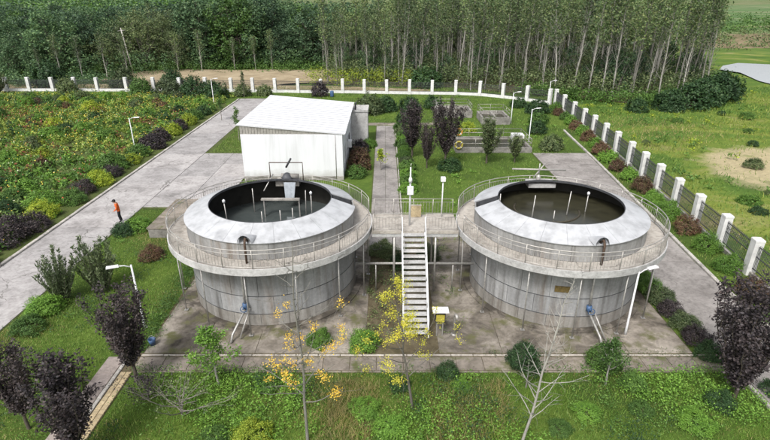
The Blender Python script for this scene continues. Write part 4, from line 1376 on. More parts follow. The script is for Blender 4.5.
for xx, yy in cand:
    s = rr.uniform(.8, 1.16)
    if xx < 8:
        pr = rr.choice(POPT if rr.random() < .6 else POP)
        s *= .9
    else:
        pr = rr.choice(POP)
    lab = 'tall thin poplar with pale bare trunk deep in the plantation behind the fence'
    if (xx, yy) in front_row:
        lab = 'front-row poplar with pale bare trunk behind the fence, %s from the left' % ORD[front_row.index((xx, yy))]
    t = copy_thing(pr, 'poplar_tree', (xx, yy, -.15), rr.uniform(0, 6.28), (s, s, s * rr.uniform(.93, 1.07)),
                   lab, 'tree', 'poplars in the plantation')
    t.rotation_euler = (rr.gauss(0, .03), rr.gauss(.035, .035), rr.uniform(0, 6.28))
for i, (xx, yy) in enumerate([(x_, y_) for x_, y_ in ((rr.uniform(-10, 66), rr.uniform(84, 122)) for _ in range(150)) if in_poly(x_, y_ - 5, PPOLY)][:60]):
    s = rr.uniform(.7, 1.35)
    copy_thing(SMALLT[i % 2], 'understorey_tree', (xx, yy, -.15), rr.uniform(0, 6.28), (s, s, s * 1.1), 'small leafy tree growing under the poplars of the plantation', 'tree', 'understorey trees among the poplars',
               [None, M['leaf_darkgreen'] if i % 3 == 0 else (M['leaf_forest'] if i % 3 == 1 else M['leaf_olive'])])
# dark leafy bushes on the edge of the plantation and undergrowth
for i, (bx_, by_, s) in enumerate(((41, 74.5, 2.3), (44.5, 76, 2.9), (48.5, 79, 3.3), (53, 83, 3.4), (57, 87.5, 2.8), (7.2, 95, 3.2), (36, 73.5, 1.6))):
    copy_thing(SHR[i % 3], 'evergreen_bush', (bx_, by_, -.15), i * 1.3, (s, s, s * 1.05),
               ['large dark green bush, left of the clump at the plantation edge', 'large dark green bush, second from left in the clump at the plantation edge',
                'tall dark green bush in the middle of the clump at the plantation edge', 'tall dark green bush, fourth from left in the clump at the plantation edge',
                'dark green bush at the right end of the plantation clump near the river', 'round dark evergreen among poplar trunks behind the middle of the back fence',
                'small dark green bush in front of the poplars at the fence corner'][i], 'bush', 'dark bushes at the plantation edge', [None, M['leaf_darkgreen']])

FPOLY = [(-125, 112), (-92, 101), (-62, 104), (-50, 116), (-34, 124), (-20, 122), (-12, 126), (0, 136), (0, 160), (-135, 160)]
cand = []
x = -125.0
while x < 0:
    y = 100.0
    while y < 160:
        xx, yy = x + rr.uniform(-1.6, 1.6), y + rr.uniform(-1.6, 1.6)
        if in_poly(xx, yy, FPOLY) and abs(xx) < .80 * (yy * .917 + 6) + 8:
            cand.append((xx, yy))
        y += 6.0
    x += 5.6
for xx, yy in cand:
    ol = math.sin(xx * .11 + 1.0) + rr.uniform(-.6, .6) > .75
    pr = rr.choice(RNDO if ol else RND)
    top = .88 if xx < -60 else (1.02 + .12 * math.sin(xx * .13))
    s = rr.uniform(.68, 1.18) * top
    br_ = (not ol) and rr.random() < .10
    copy_thing(pr, 'broadleaf_tree', (xx, yy, -.2), rr.uniform(0, 6.28), (s * rr.uniform(.95, 1.2), s * rr.uniform(.95, 1.2), s),
               'bushy broadleaf tree with grey-olive crown in the wood at left' if ol else ('bushy broadleaf tree with bright green crown in the wood at left' if br_ else 'bushy broadleaf tree with dark green crown in the wood at left'),
               'tree', 'olive trees in the wood' if ol else ('bright green trees in the wood' if br_ else 'dark trees in the wood'), [None, M['leaf_green'] if br_ else None])
# slim young poplars along the edge of the clearing
for i, (xx, yy, s) in enumerate(((-66, 101.5, .55), (-62.5, 102, .62), (-59, 103, .6), (-55, 104.5, .66), (-51.5, 106, .6), (-44, 113, .6), (-40, 116, .62), (-25, 118, .62), (-29, 119, .52), (-14, 121, .85), (-11, 117, .7), (-33.5, 118.5, .5))):
    copy_thing(POPT[i % 2], 'young_poplar', (xx, yy, -.1), i * 1.1, (s * 1.15, s * 1.15, s),
               'slim pale young poplar in front of the wood, %s from the left' % ORD[i], 'tree', 'young poplars by the clearing', [None, M['leaf_poplar']])
# far mass of wood closing the view
HILLS = ((-230, 420, 330, 190, 13.2), (160, 620, 420, 240, 12.0), (190, 200, 110, 46, 4.0))
def far_mass(name, x0, x1, y0, y1, n, h, m, seed, label, per=14, spread=1.0, size=1.0):
    rng = np.random.default_rng(seed)
    C = np.stack([rng.uniform(x0, x1, n), rng.uniform(y0, y1, n), rng.uniform(.03, 1, n) * h], 1)
    C[:, 2] *= .85 + .15 * np.sin(C[:, 0] * .11) * np.cos(C[:, 1] * .09)
    for cx, cy, rx, ry, hh in HILLS:
        t = np.clip(np.hypot((C[:, 0] - cx) / rx, (C[:, 1] - cy) / ry), 0, 1)
        C[:, 2] += np.where(t < 1, hh * (.5 + .5 * np.cos(PI * t)) * .95, 0)
    PT = clumps(rng, C, per, spread)
    V = leaf_quads(rng, PT, size, size * .65, .5, N=PT - np.repeat(C, per, 0) + np.array([0, 0, .5]))
    return stuff(link(name, np_faces(name, V, 4, m)), label, 'wood')
far_mass('far_wood', -150, 0, 160, 185, 3600, 12.5, M['leaf_forest'], 71, 'dark far part of the wood that reads as one mass')
far_mass('far_wood', 0, 74, 134, 160, 2900, 15.0, M['leaf_poplar'], 72, 'pale far part of the poplar plantation that reads as one mass')
far_mass('far_scrub', -330, -120, 215, 240, 900, 5.0, M['leaf_forest'], 73, 'far green scrub along the top left terraces')
far_mass('far_scrub', 85, 330, 165, 215, 420, 1.2, M['leaf_olive'], 74, 'brownish scrub on the far river bank', 46, 1.3, .8)
far_mass('far_scrub', 90, 520, 235, 420, 520, 2.0, M['leaf_green'], 75, 'far green scrub beyond the river', 60, 2.0, 1.1)
far_mass('far_scrub', -420, 120, 190, 300, 7000, 6.5, M['leaf_green'], 76, 'green scrub and thickets on the far hillside behind the wood')
far_mass('far_scrub', -430, 90, 235, 430, 2300, 2.5, M['leaf_forest'], 78, 'dark thickets dotted over the top left hillside', 40, 2.6, 1.7)
far_mass('far_scrub', -430, 90, 235, 430, 1500, 1.5, M['leaf_bright'], 79, 'light green bushes dotted over the top left hillside', 36, 2.4, 1.5)
for i, (xx, yy, s) in enumerate(((245, 330, 1.15), (256, 336, 1.3), (268, 332, 1.1), (300, 345, 1.3), (330, 350, 1.2))):
    copy_thing(RND[i % 4], 'far_tree', (xx, yy, -.3), i, s, 'dark far tree across the river at top right, %s from the left' % ORD[i], 'tree', 'far trees across the river', [None, M['leaf_darkgreen']])
for i, (xx, yy, s) in enumerate(((-150, 232, .9), (-142, 238, 1.0), (-60, 262, 1.1), (-90, 268, 1.0))):
    copy_thing(RND[i % 4], 'far_tree', (xx, yy, .3), i * 2, s, 'lone far tree on the top left terraces, %s from the left' % ORD[i], 'tree', 'far trees on the terraces')

# leaning utility pole in the wood edge
up_ = thing('utility_pole', 'leaning pale utility pole standing before the wood at left', 'pole', (-53.5, 112.5, 0))
MB().tube([(0, 0, -.2), (-.9, 0, 9.2)], [.16, .11], 8).build('pole', M['kerb'], up_, True)
MB().tube([(-1.6, 0, 8.6), (0.0, 0, 8.75)], .06, 6).build('crossarm', M['steel'], up_, True)

# undergrowth: scrub along the outer side of the fences
def scrub(name, pts, n_per, leaf, lsize, h, seed, label, cat='undergrowth', spread=.5):
    rng = np.random.default_rng(seed)
    C = np.array([(x, y, 0) for x, y in pts], float)
    C = np.repeat(C, 4, axis=0) + rng.normal(size=(len(pts) * 4, 3)) * np.array([spread, spread, 0])
    C[:, 2] = rng.uniform(.1, 1, len(C)) * h
    PT = clumps(rng, C, n_per, lsize)
    PT[:, 2] = np.maximum(PT[:, 2], .02)
    return stuff(link(name, np_faces(name, leaf_quads(rng, PT, lsize, lsize * .6, .4, N=PT - np.repeat(C, n_per, 0) + np.array([0, 0, .25])), 4, M[leaf])), label, cat)
scrub('undergrowth', [(rr.uniform(-10, 58), 0) for _ in range(0)] + [(x_, y_) for x_, y_ in ((rr.uniform(-12, 62), rr.uniform(78, 125)) for _ in range(2600)) if in_poly(x_, y_, PPOLY)], 7, 'leaf_olive', .36, 3.6, 81, 'olive undergrowth among the poplar trunks')
scrub('undergrowth', [(rr.uniform(-90, -48), rr.uniform(93.5, 103)) for _ in range(240)], 9, 'leaf_forest', .32, 1.6, 82, 'green bramble thicket between the back fence and the wood')
scrub('undergrowth', [(rr.uniform(-60, -8), rr.gauss(120, 3)) for _ in range(240)], 8, 'leaf_green', .34, 1.5, 83, 'green undergrowth at the back of the bare clearing')
def edge_pts(n, poly, off, jit):
    out = []
    for _ in range(n):
        k = rr.randrange(len(poly) - 1)
        f = rr.random()
        out.append((poly[k][0] + (poly[k + 1][0] - poly[k][0]) * f + rr.gauss(0, jit), poly[k][1] + (poly[k + 1][1] - poly[k][1]) * f + off + rr.gauss(0, jit)))
    return out
scrub('undergrowth', edge_pts(420, FPOLY[:8], 0.5, 1.8), 10, 'leaf_forest', .36, 4.2, 85, 'dark leafy understorey along the edge of the wood', spread=.8)
scrub('undergrowth', edge_pts(160, FPOLY[:8], -1.5, 1.5), 10, 'leaf_green', .32, 2.4, 88, 'lighter green understorey before the edge of the wood', spread=.7)
scrub('undergrowth', edge_pts(330, PPOLY[3:9], 1.2, 1.6), 9, 'leaf_green', .32, 1.7, 87, 'green understorey along the plantation edge', spread=.6)
scrub('undergrowth', [(rr.uniform(-14, 8), rr.uniform(94, 104)) for _ in range(130)], 8, 'leaf_yellowgreen', .30, 2.6, 84, 'yellow-green thicket behind the middle of the back fence')

# ---------------------------------------------------------------- flower bed (uncountable planting)
def flower_bed():
    rng = np.random.default_rng(9)
    N = 7600
    X = -24.6 - rng.uniform(0, 1, N) * 60
    Y = rng.uniform(18, 86.5, N)
    keep = (np.abs(X) < .80 * (Y * .917 + 6) + 5)
    X, Y = X[keep], Y[keep]
    n = len(X)
    zone = np.sin(X * .32 + Y * .11) + np.sin(Y * .27 - X * .13 + 1.5) + rng.normal(size=n) * .55
    kind = np.where(zone > .9, 1, np.where(zone < -1.2, 2, 0))
    kind = np.where((rng.uniform(size=n) < .34), 3, kind)
    farness = np.clip((Y - 27) / 55, 0, 1)
    kind = np.where((farness > .4) & (rng.uniform(size=n) < .5), 4, kind)
    hh = np.where(kind == 0, rng.uniform(.5, 1.25, n), np.where(kind == 2, rng.uniform(.7, 1.4, n), rng.uniform(.35, .9, n)))
    rad = rng.uniform(.28, .7, n)
    hh = hh * 1.15
    per = 34
    ls = rng.uniform(.18, .36, n) + .05 * farness
    base = np.repeat(np.stack([X, Y, 0 * X], 1), per, 0)
    H = np.repeat(hh, per)
    off = rng.normal(size=(n * per, 3))
    off /= np.linalg.norm(off, axis=1)[:, None]
    off *= (rng.uniform(.4, 1, (n * per, 1)) ** .5)
    off[:, :2] *= np.repeat(rad, per)[:, None]
    off[:, 2] = np.abs(off[:, 2]) * H * .75 + H * .2 * rng.uniform(0, 1, n * per)
    PT = base + off
    D = off * np.array([1.5, 1.5, 0]) + np.array([0, 0, .3])
    V = leaf_quads(rng, PT, np.repeat(ls, per), np.repeat(ls, per) * .5, .8, D, N=off + np.array([0, 0, .1]))
    mi = np.repeat(kind, per)
    nf = 6500
    idx = rng.integers(0, n, nf)
    pr = rng.uniform(size=nf)
    FX = np.stack([X[idx] + rng.normal(size=nf) * .25, Y[idx] + rng.normal(size=nf) * .25, hh[idx] * rng.uniform(.85, 1.1, nf)], 1)
    fz = np.sin(FX[:, 0] * .21) + np.sin(FX[:, 1] * .19 + .8) + rng.normal(size=nf) * .35
    fk = np.where(fz > 1.25, 6, np.where(pr < .12, 7, 5))
    ok = (kind[idx] != 2) & (pr < np.where(FX[:, 1] > 52, .8, .35))
    FX, fk = FX[ok], fk[ok]
    FV = leaf_quads(rng, FX, .12, .12, 1.0)
    V = np.concatenate([V, FV])
    mi = np.concatenate([mi, fk])
    o = link('flower_bed', np_faces('flower_bed', V, 4, [M['leaf_green'], M['bed_pale'], M['leaf_darkgreen'], M['leaf_bright'], M['bed_yellow'], M['fl_yellow'], M['fl_red'], M['fl_white']], mi))
    stuff(o, 'dense bed of leafy plants with yellow and red flowers left of the road', 'flower bed')
flower_bed()
scrub('bronze_plants', [(rr.uniform(-62, -27), rr.gauss(58, 10)) for _ in range(110)], 8, 'bronze', .28, .9, 86, 'patches of bronze-red leafed plants in the flower bed', 'plants', .4)

# ---------------------------------------------------------------- shrubs, each its own thing
def shrub(x, y, s, kind, label, group, h=1.0, near=False, z=0):
    pr = (SHRN if near else SHR)[rr.randrange(2 if near else 3)]
    return copy_thing(pr, 'shrub', (x, y, z), rr.uniform(0, 6.28), (s, s * rr.uniform(.9, 1.1), s * h), label, 'shrub', group, [None, M['leaf_' + kind]])
CN = {'plum': 'dark purple', 'yellowgreen': 'yellow-green', 'green': 'green', 'bright': 'bright green', 'darkgreen': 'dark green', 'red': 'reddish brown', 'olive': 'olive green'}
road_shrubs = [(-24.6, 24.3, .9, 'green'), (-24.4, 27.2, 1.05, 'plum'), (-25.3, 30.9, 1.55, 'plum'), (-24.7, 33.1, 1.1, 'plum'), (-25.4, 35.1, 1.15, 'yellowgreen'), (-26.6, 37.2, 1.2, 'bright'), (-24.7, 38.0, 1.05, 'green'),
               (-25.2, 40.2, 1.05, 'plum'), (-24.9, 42.4, 1.15, 'yellowgreen'), (-26.8, 43.5, 1.2, 'bright'), (-25.0, 44.8, .95, 'plum'), (-26.0, 47.0, 1.35, 'green'), (-24.8, 48.6, .85, 'yellowgreen'),
               (-25.3, 51.0, 1.1, 'green'), (-25.2, 54.2, 1.5, 'plum'), (-25.6, 57.2, 1.3, 'plum'), (-25.2, 60.0, 1.2, 'yellowgreen'), (-25.4, 62.6, 1.15, 'plum'), (-25.2, 65.4, 1.2, 'yellowgreen'), (-25.5, 68.4, 1.2, 'green'),
               (-25.2, 71.2, 1.1, 'darkgreen'), (-25.4, 74.0, 1.1, 'green')]
for i, (x, y, s, k) in enumerate(road_shrubs):
    shrub(x, y, s, k, '%s rounded shrub edging the left road, %s from the near end' % (CN[k], ORD[i]), 'shrubs edging the left road', .92, y < 45)
bed_n = 0
while bed_n < 70:
    y = rr.uniform(22, 84)
    x = rr.uniform(-72, -27.5)
    if abs(x) < .78 * (y * .917 + 6) + 3:
        bed_n += 1
        k = rr.choice(['green', 'bright', 'bright', 'green', 'darkgreen', 'olive', 'yellowgreen', 'red'])
        shrub(x, y, rr.uniform(.7, 1.35), k, '%s leafy bush rising out of the flower bed' % CN[k], 'bushes in the flower bed', rr.uniform(.8, 1.15))
fence_k = ['green', 'red', 'bright', 'bright', 'red', 'bright', 'bright', 'red', 'bright', 'red', 'bright', 'red', 'bright', 'red', 'bright', 'red', 'bright', 'green', 'red', 'bright']
for i, k in enumerate(fence_k):
    y = 21.5 + i * 2.75
    x = 20.2 + (y - 25) * .086 + rr.uniform(-.15, .25)
    shrub(x, y, rr.uniform(.78, 1.0), k, '%s clipped shrub along the right pillar fence, %s from the near end' % (CN[k], ORD[i]), 'shrubs along the right fence', 1.08, y < 42)
hk = ['darkgreen', 'plum', 'olive', 'plum', 'olive', 'green', 'bright', 'yellowgreen', 'bright', 'green']
for i, k in enumerate(hk):
    y = 18.9 + i * 1.15
    shrub(14.72 + rr.uniform(-.1, .1), y, rr.uniform(.62, .78), k, '%s hedge plant right of the right tank, %s from the near end' % (CN[k], ORD[i]), 'hedge between the right tank and the drive', .95, True)
for i in range(12):
    y = 40.6 + i * 2.0
    k = ['bright', 'green', 'bright', 'green', 'olive', 'green'][i % 6]
    shrub(2.0 + rr.uniform(-.15, .15), y, rr.uniform(.7, .95), k, '%s low shrub right of the middle path, %s from near end' % (CN[k], ORD[i]), 'shrubs along the middle path', .8)
for i, (x, y, s, k, h) in enumerate(((-2.6, 44.6, 1.0, 'green', .8), (-2.5, 46.9, 1.15, 'red', 1.0), (-2.6, 49.6, 1.1, 'red', 1.0), (-2.7, 52.4, 1.1, 'plum', 1.0), (-1.75, 54.6, .9, 'bright', .9))):
    shrub(x, y, s, k, '%s shrub against the right wall of the white building, %s from the near end' % (CN[k], ORD[i]), 'shrubs beside the white building', h)
gs = [(6.2, 46.6, 1.2, 'darkgreen', .7, 'dark green mound shrub on the lawn between the plum trees and the right tank'),
      (3.0, 66.5, 1.5, 'darkgreen', 1.0, 'dark green shrub at the far end of the middle path'),
      (-2.2, 72, 2.0, 'olive', 1.2, 'olive tall shrub behind the concrete annex'),
      (.2, 74, 1.7, 'darkgreen', 1.0, 'dark round shrub left of the far garden lawn'),
      (3.6, 74.5, 1.6, 'darkgreen', 1.0, 'dark round shrub in the middle of the far garden lawn'),
      (7.0, 76, 1.5, 'darkgreen', 1.0, 'dark round shrub right on the far garden lawn'),
      (17.8, 53.6, 1.3, 'olive', 1.0, 'olive shrub right of the long railed basin'),
      (18.2, 60.8, 1.3, 'darkgreen', .9, 'dark shrub right of the street lamp at the basin'),
      (19.8, 66.0, 1.4, 'green', .9, 'green shrub on the lawn near the far fence corner'),
      (10.0, 61.5, 1.1, 'yellowgreen', .9, 'yellow-green shrub on the lawn behind the long railed basin'),
      (21.4, 72.5, 1.7, 'darkgreen', .9, 'dark wide shrub at the far fence corner'),
      (19.8, 76.5, 1.4, 'darkgreen', .9, 'dark shrub below the far fence corner lamp'),
      (-27.5, 84.2, 2.2, 'darkgreen', 1.0, 'big dark shrub before the back fence at the end of the left road'),
      (-31.0, 85.0, 2.4, 'darkgreen', 1.1, 'tallest dark shrub before the back fence beside the flower bed'),
      (-35.5, 86.0, 2.2, 'olive', 1.1, 'olive shrub before the back fence beside the flower bed'),
      (-23.6, 86.2, 1.5, 'olive', 1.0, 'olive shrub right of the far street lamp'),
      (-20.0, 86.5, 1.4, 'olive', 1.1, 'olive shrub left of the white building before the back fence'),
      (-10.8, 86.0, 1.6, 'plum', 1.2, 'dark bare shrub before the back fence behind the white building'),
      (-41.5, 88.6, 1.9, 'green', 1.2, 'green bush hiding the back fence right of the leaning pole'),
      (-46.5, 93.5, 2.4, 'olive', 1.2, 'olive bush standing behind the back fence below the leaning pole'),
      (-54.0, 88.8, 1.7, 'olive', 1.3, 'olive bush hiding the back fence left of the leaning pole'),
      (-60.0, 94.5, 2.8, 'darkgreen', 1.3, 'big dark bush behind the left part of the back fence'),
      (-38.0, 94.0, 2.2, 'darkgreen', 1.2, 'dark bush behind the back fence at the clearing end'),
      (-18.4, 30.4, .0, 'green', 1, '')]
for x, y, s, k, h, lab in gs:
    if s > 0:
        shrub(x, y, s, k, lab, None, h)
ls = [(-17.7, 22.6, 1.0, 'bright', .75, 'bright green mound shrub on the left lawn beside the road edge'),
      (-17.5, 21.0, .9, 'green', .65, 'low green mound shrub nearest the camera on the left lawn'),
      (-14.6, 28.6, .8, 'red', .85, 'reddish round shrub on the lawn left of the tank'),
      (-18.0, 32.3, .95, 'darkgreen', .7, 'dark low shrub on the lawn at the feet of the person'),
      (-17.3, 32.9, 1.0, 'bright', .7, 'bright green round shrub beside the covered pit'),
      (-4.9, 16.9, .55, 'green', .8, 'small green shrub on the front lawn below the left pipe feet'),
      (-4.9, 14.2, .75, 'yellowgreen', .8, 'yellow-green round shrub at the bottom edge left of the gold tree'),
      (-6.0, 18.9, .0, 'bright', 1, ''),
      (-1.0, 19.7, .8, 'bright', .9, 'bright green leafy shrub below the left tank beside the stair foot'),
      (-3.1, 19.9, .65, 'bright', .95, 'bright green bush at the base of the left tank behind the gold tree'),
      (2.7, 17.6, .5, 'darkgreen', 1.3, 'small dark green sapling bush below the vent pipe'),
      (6.1, 18.4, .72, 'darkgreen', 1.3, 'dark green bush in front of the right tank on the path'),
      (9.7, 18.3, .75, 'green', 1.1, 'loose green bush by the front right street lamp'),
      (10.4, 17.0, .6, 'green', .9, 'green weed bush on the front lawn below the street lamp'),
      (.6, 16.9, .45, 'darkgreen', 1.0, 'dark green weed bush beside the lemon tree foot'),
      (13.4, 15.9, .6, 'darkgreen', .9, 'dark low bush at the foot of the right plum tree'),
      (16.2, 16.4, .75, 'darkgreen', .7, 'dark green creeping bush at the drive edge in the lower right'),
      (-.8, 15.6, .65, 'bright', .6, 'bright green leafy clump on the front lawn right of the gold tree'),
      (.2, 14.6, .7, 'bright', .6, 'bright green leafy clump on the front lawn at the bottom edge centre'),
      (7.9, 15.4, .6, 'bright', .55, 'bright green clump on the front lawn right of the leafless tree'),
      (11.9, 14.9, .7, 'bright', .5, 'wide bright green clump on the front lawn at lower right'),
      (6.6, 14.6, .5, 'green', .6, 'mid-green clump beside the leafless tree foot'),
      (10.1, 15.6, .5, 'green', .55, 'round mid-green clump on the right of the front lawn'),
      (-6.3, 14.3, .5, 'green', .6, 'mid-green clump on the front lawn left of the yellow-green shrub'),
      (3.2, 16.9, .5, 'bright', .6, 'bright green clump on the lawn edge right of the lemon tree'),
      (1.0, 27.5, .8, 'darkgreen', .9, 'dark bush growing under the walkway bridge'),
      (-.2, 29.2, .9, 'olive', .8, 'olive bush behind the walkway bridge'),
      (2.7, 28.6, .8, 'olive', .9, 'olive bush under the right end of the bridge')]
for x, y, s, k, h, lab in ls:
    if s > 0:
        shrub(x, y, s, k, lab, None, h, True)
for i, (x, y, s, lab) in enumerate(((-17.3, 23.6, (.98, .98, 1.4), 'grey-green upright shrub with tall wands, left one of the pair on the left lawn'), (-15.7, 24.6, (1.1, 1.1, 1.55), 'grey-green upright shrub with tall wands, larger right one on the left lawn'))):
    copy_thing(UPR[i], 'upright_shrub', (x, y, 0), i * 2, s, lab, 'shrub', 'upright shrubs on the left lawn')
copy_thing(UPR[0], 'upright_shrub', (-66, 88.3, 0), 1, (2.6, 2.0, 1.6), 'pale grey bushy shrub against the far left of the back fence', 'shrub', None, [None, M['leaf_olive']])

for i in range(26):
    x, y = rr.uniform(27, 66), rr.uniform(32, 88)
    if in_poly(x, y, [(25, 30), (46, 30), (70, 80), (64, 92), (52, 78), (38, 70), (28, 74)]):
        shrub(x, y, rr.uniform(.45, 1.0), rr.choice(['green', 'darkgreen', 'olive', 'bright']), 'low wild bush standing in the meadow right of the pillar fence', 'wild bushes in the meadow', .75, z=-.12)

# ---------------------------------------------------------------- individual trees
for i, (x, y, s, sw, lab) in enumerate(((-10.6, 17.35, 1.03, 1.0, 'dark purple plum tree in front of the left tank beside the footpath'),
                                        (-10.75, 13.3, .98, 1.1, 'dark purple plum tree in the lower left corner over the footpath'),
                                        (-13.5, 14.7, .85, 1.0, 'dark purple plum tree cut by the left edge of the picture'),
                                        (14.3, 16.4, 1.17, 1.0, 'broad dark purple plum tree at the lower right beside the drive'),
                                        (2.75, 50.6, 1.22, 1.1, 'dark plum tree in the garden nearest the middle path'),
                                        (4.0, 47.0, .93, .95, 'short dark plum tree in the garden, second from the middle path'),
                                        (5.8, 47.6, 1.42, .95, 'tallest dark plum tree in the garden'),
                                        )):
    copy_thing(PLUM[3 if i == 3 else i % 3], 'plum_tree', (x, y, 0), i * 1.7, (s * sw, s * sw, s), lab, 'tree', 'purple plum trees')
copy_thing(PLUM[1], 'garden_tree', (10.0, 48.6, 0), 2.2, (1.25, 1.25, .98), 'grey-green small tree in the garden behind the right tank', 'tree', None, [None, M['leaf_olive']])
copy_thing(PLUM[2], 'garden_tree', (12.8, 48.8, 0), 1.2, (.85, .85, .62), 'small olive sapling between the garden tree and the drive', 'tree', None, [None, M['leaf_olive']])

def plant_tree(name, parts, loc, label):
    t = thing(name, label, 'tree', loc)
    for pn, me in parts:
        link(pn, me, t)
    return t
plant_tree('gold_tree', sapling(101, 8.0, 2.1, 26, 'bark_pale', 'leaf_gold', 62, .055, .22, (.1, .6), r=.056, cl_p=.16), (-2.85, 14.1, 0), 'thin nearly bare tree with golden leaf tufts before the left tank')
plant_tree('lemon_tree', sapling(102, 5.4, 2.1, 22, 'bark_grey', 'leaf_lemon', 60, .055, .26, (.0, 1), lean=(-.75, .1), r=.055, cl_p=.26), (1.1, 15.8, 0), 'thin tree with lemon-yellow leaves before the staircase')
plant_tree('bare_tree', sapling(103, 6.9, 1.5, 34, 'bark_pale', None, 0, .1, .18, lean=(1.0, .1), r=.052, up=.85), (4.9, 13.8, 0), 'leafless pale tree leaning right before the right tank')
plant_tree('small_tree', sapling(104, 2.6, 1.2, 18, 'bark_pale', 'leaf_bright', 12, .10, .35, (.3, 1), lean=(-.3, .1), r=.05, cl_p=.7), (-7.0, 17.1, 0), 'small light-green tree at the lawn edge below the left tank')
plant_tree('small_tree', sapling(105, 2.2, .9, 14, 'bark_pale', 'leaf_green', 12, .09, .35, (.3, 1), r=.04, cl_p=.7), (9.3, 17.1, 0), 'small green sapling at the lawn edge below the right tank')
plant_tree('small_tree', sapling(106, 1.9, .7, 12, 'bark_pale', 'leaf_darkgreen', 14, .09, .35, (.3, 1), r=.035, cl_p=.7), (5.9, 16.9, 0), 'dark-leaved sapling left of the leafless tree')
plant_tree('dead_shrub', sapling(107, 1.5, 2.0, 26, 'bark_grey', 'leaf_olive', 3, .08, .08, (0, 1), r=.035, cl_p=.3, up=.35), (-7.9, 15.3, 0), 'sprawling twiggy dead shrub on the front lawn at left')
plant_tree('dead_shrub', sapling(108, 1.0, 1.1, 20, 'bark_grey', 'leaf_plum', 5, .08, .08, (0, 1), r=.03, cl_p=.5, up=.35), (-9.6, 16.2, 0), 'dark twiggy low shrub below the front plum tree')
for i, (x, y, h, lf, lab) in enumerate(((-21.6, 67.5, 3.4, 'leaf_green', 'slim young tree on the road left of the white building, far one'), (-16.6, 57.2, 3.6, 'leaf_green', 'slim young tree on the grass patch left of the white building'),
                                        (-.4, 46.2, 1.9, 'leaf_yellowgreen', 'small yellow-green sapling on the middle path'), (-22.9, 84.5, 4.0, 'leaf_olive', 'slim young tree before the back fence left of the white building'))):
    plant_tree('young_tree', sapling(120 + i, h, .95, 15, 'bark_grey', lf, 5, .15, .35, (.3, 1), r=.045, up=1.1, cl_p=.6), (x, y, 0), lab)

# ---------------------------------------------------------------- grass and weeds
def scatter(rng, poly, n):
    xs = [p[0] for p in poly]
    ys = [p[1] for p in poly]
    out = []
    P = np.stack([rng.uniform(min(xs), max(xs), n), rng.uniform(min(ys), max(ys), n)], 1)
    x, y = P[:, 0], P[:, 1]
    ins = np.zeros(n, bool)
    k = len(poly)
    for i in range(k):
        x1, y1 = poly[i]
        x2, y2 = poly[(i + 1) % k]
        c = ((y1 > y) != (y2 > y)) & (x < (x2 - x1) * (y - y1) / (y2 - y1 + 1e-12) + x1)
        ins ^= c
    P = P[ins]
    bare = np.hypot((P[:, 0] - 40) / 10, (P[:, 1] - 46) / 10) + .35 * np.sin(P[:, 0] * 1.1) * np.sin(P[:, 1] * .9)
    P = P[(bare > .95) | (rng.uniform(size=len(P)) < .12)]
    vis = np.abs(P[:, 0]) < .78 * (P[:, 1] * .917 + 6) + 3
    P = P[vis]
    return np.concatenate([P, np.zeros((len(P), 1))], 1)

def grass(name, poly, n, h, wd, mats, seed, label, patch=.5, weights=None):
    rng = np.random.default_rng(seed)
    P = scatter(rng, poly, n)
    z = np.sin(P[:, 0] * patch + P[:, 1] * patch * .7 + seed) + np.sin(P[:, 1] * patch * 1.3 - P[:, 0] * patch * .4) + rng.normal(size=len(P)) * .6
    z2 = np.sin(P[:, 0] * .9 + 1.1) * np.sin(P[:, 1] * 1.1 + .4 * P[:, 0])
    hh = h * np.clip(1 + .35 * z2, .4, 2)
    V = blades(rng, P, hh, wd, .55)
    mi = np.zeros(len(P), int)
    if len(mats) > 1:
        mi = np.where(z > (weights or 1.0), 1, mi)
    if len(mats) > 2:
        mi = np.where(z < -1.3, 2, mi)
    o = link(name, np_faces(name, V, 3, [M[m] for m in mats], mi))
    return stuff(o, label, 'grass')
FRONT = [(-10.95, 10), (15.1, 10), (15.1, 17.8), (-10.9, 17.8)]
LEFT = [(-18.75, 12), (-12.65, 12), (-12.65, 18.9), (-11.4, 19.5), (-11.5, 24), (-11.6, 31), (-11.8, 36), (-16.2, 31.3), (-16.2, 36.5), (-18.75, 36.5)]
LEFT = [(-18.75, 12), (-12.65, 12), (-12.65, 18.9), (-11.3, 19.5), (-11.35, 24), (-11.5, 31.3), (-16.2, 31.4), (-16.2, 36.5), (-18.75, 36.5)]
GARD = [(1.35, 30), (14.6, 34), (15.2, 50.5), (19.8, 52), (21.9, 62), (24.6, 77), (15.5, 85.5), (-3, 87.8), (-26, 88.5), (-24, 84.5), (-18, 84.2), (-18, 66), (1.35, 66)]
grass('lawn_grass', FRONT, 70000, .17, .022, ['grass_front', 'grass_lush', 'grass_dry'], 201, 'rough green lawn grass across the bottom of the picture')
grass('lawn_grass', LEFT, 62000, .13, .022, ['grass_lush', 'grass', 'grass_dry'], 202, 'green lawn grass left of the left tank')
grass('lawn_grass', GARD, 60000, .22, .05, ['grass_lush', 'grass', 'grass'], 203, 'bright garden lawn grass behind the tanks')
grass('patch_grass', [(-18.3, 52.2), (-15.0, 52.2), (-15.0, 60), (-18.3, 63.8)], 7000, .18, .04, ['grass_lush'], 204, 'small green grass patch left of the white building')
grass('strip_grass', [(19.2, 12), (20.4, 12), (23.8, 56), (25, 76), (22.6, 64), (21.3, 50), (19.2, 25)], 9000, .2, .04, ['grass', 'grass_lush', 'grass_dry'], 205, 'grass strip between the drive kerb and the pillar fence')
MEAD = [(21.2, 12), (60, 12), (130, 95), (95, 84), (74, 84), (70, 96), (58, 92), (47, 81), (38, 76), (27, 80), (24.4, 52)]
grass('meadow_grass', MEAD, 110000, .38, .07, ['grass_meadow', 'grass_lush', 'grass_dry'], 206, 'wild green and straw meadow grass right of the pillar fence', .16, .7)
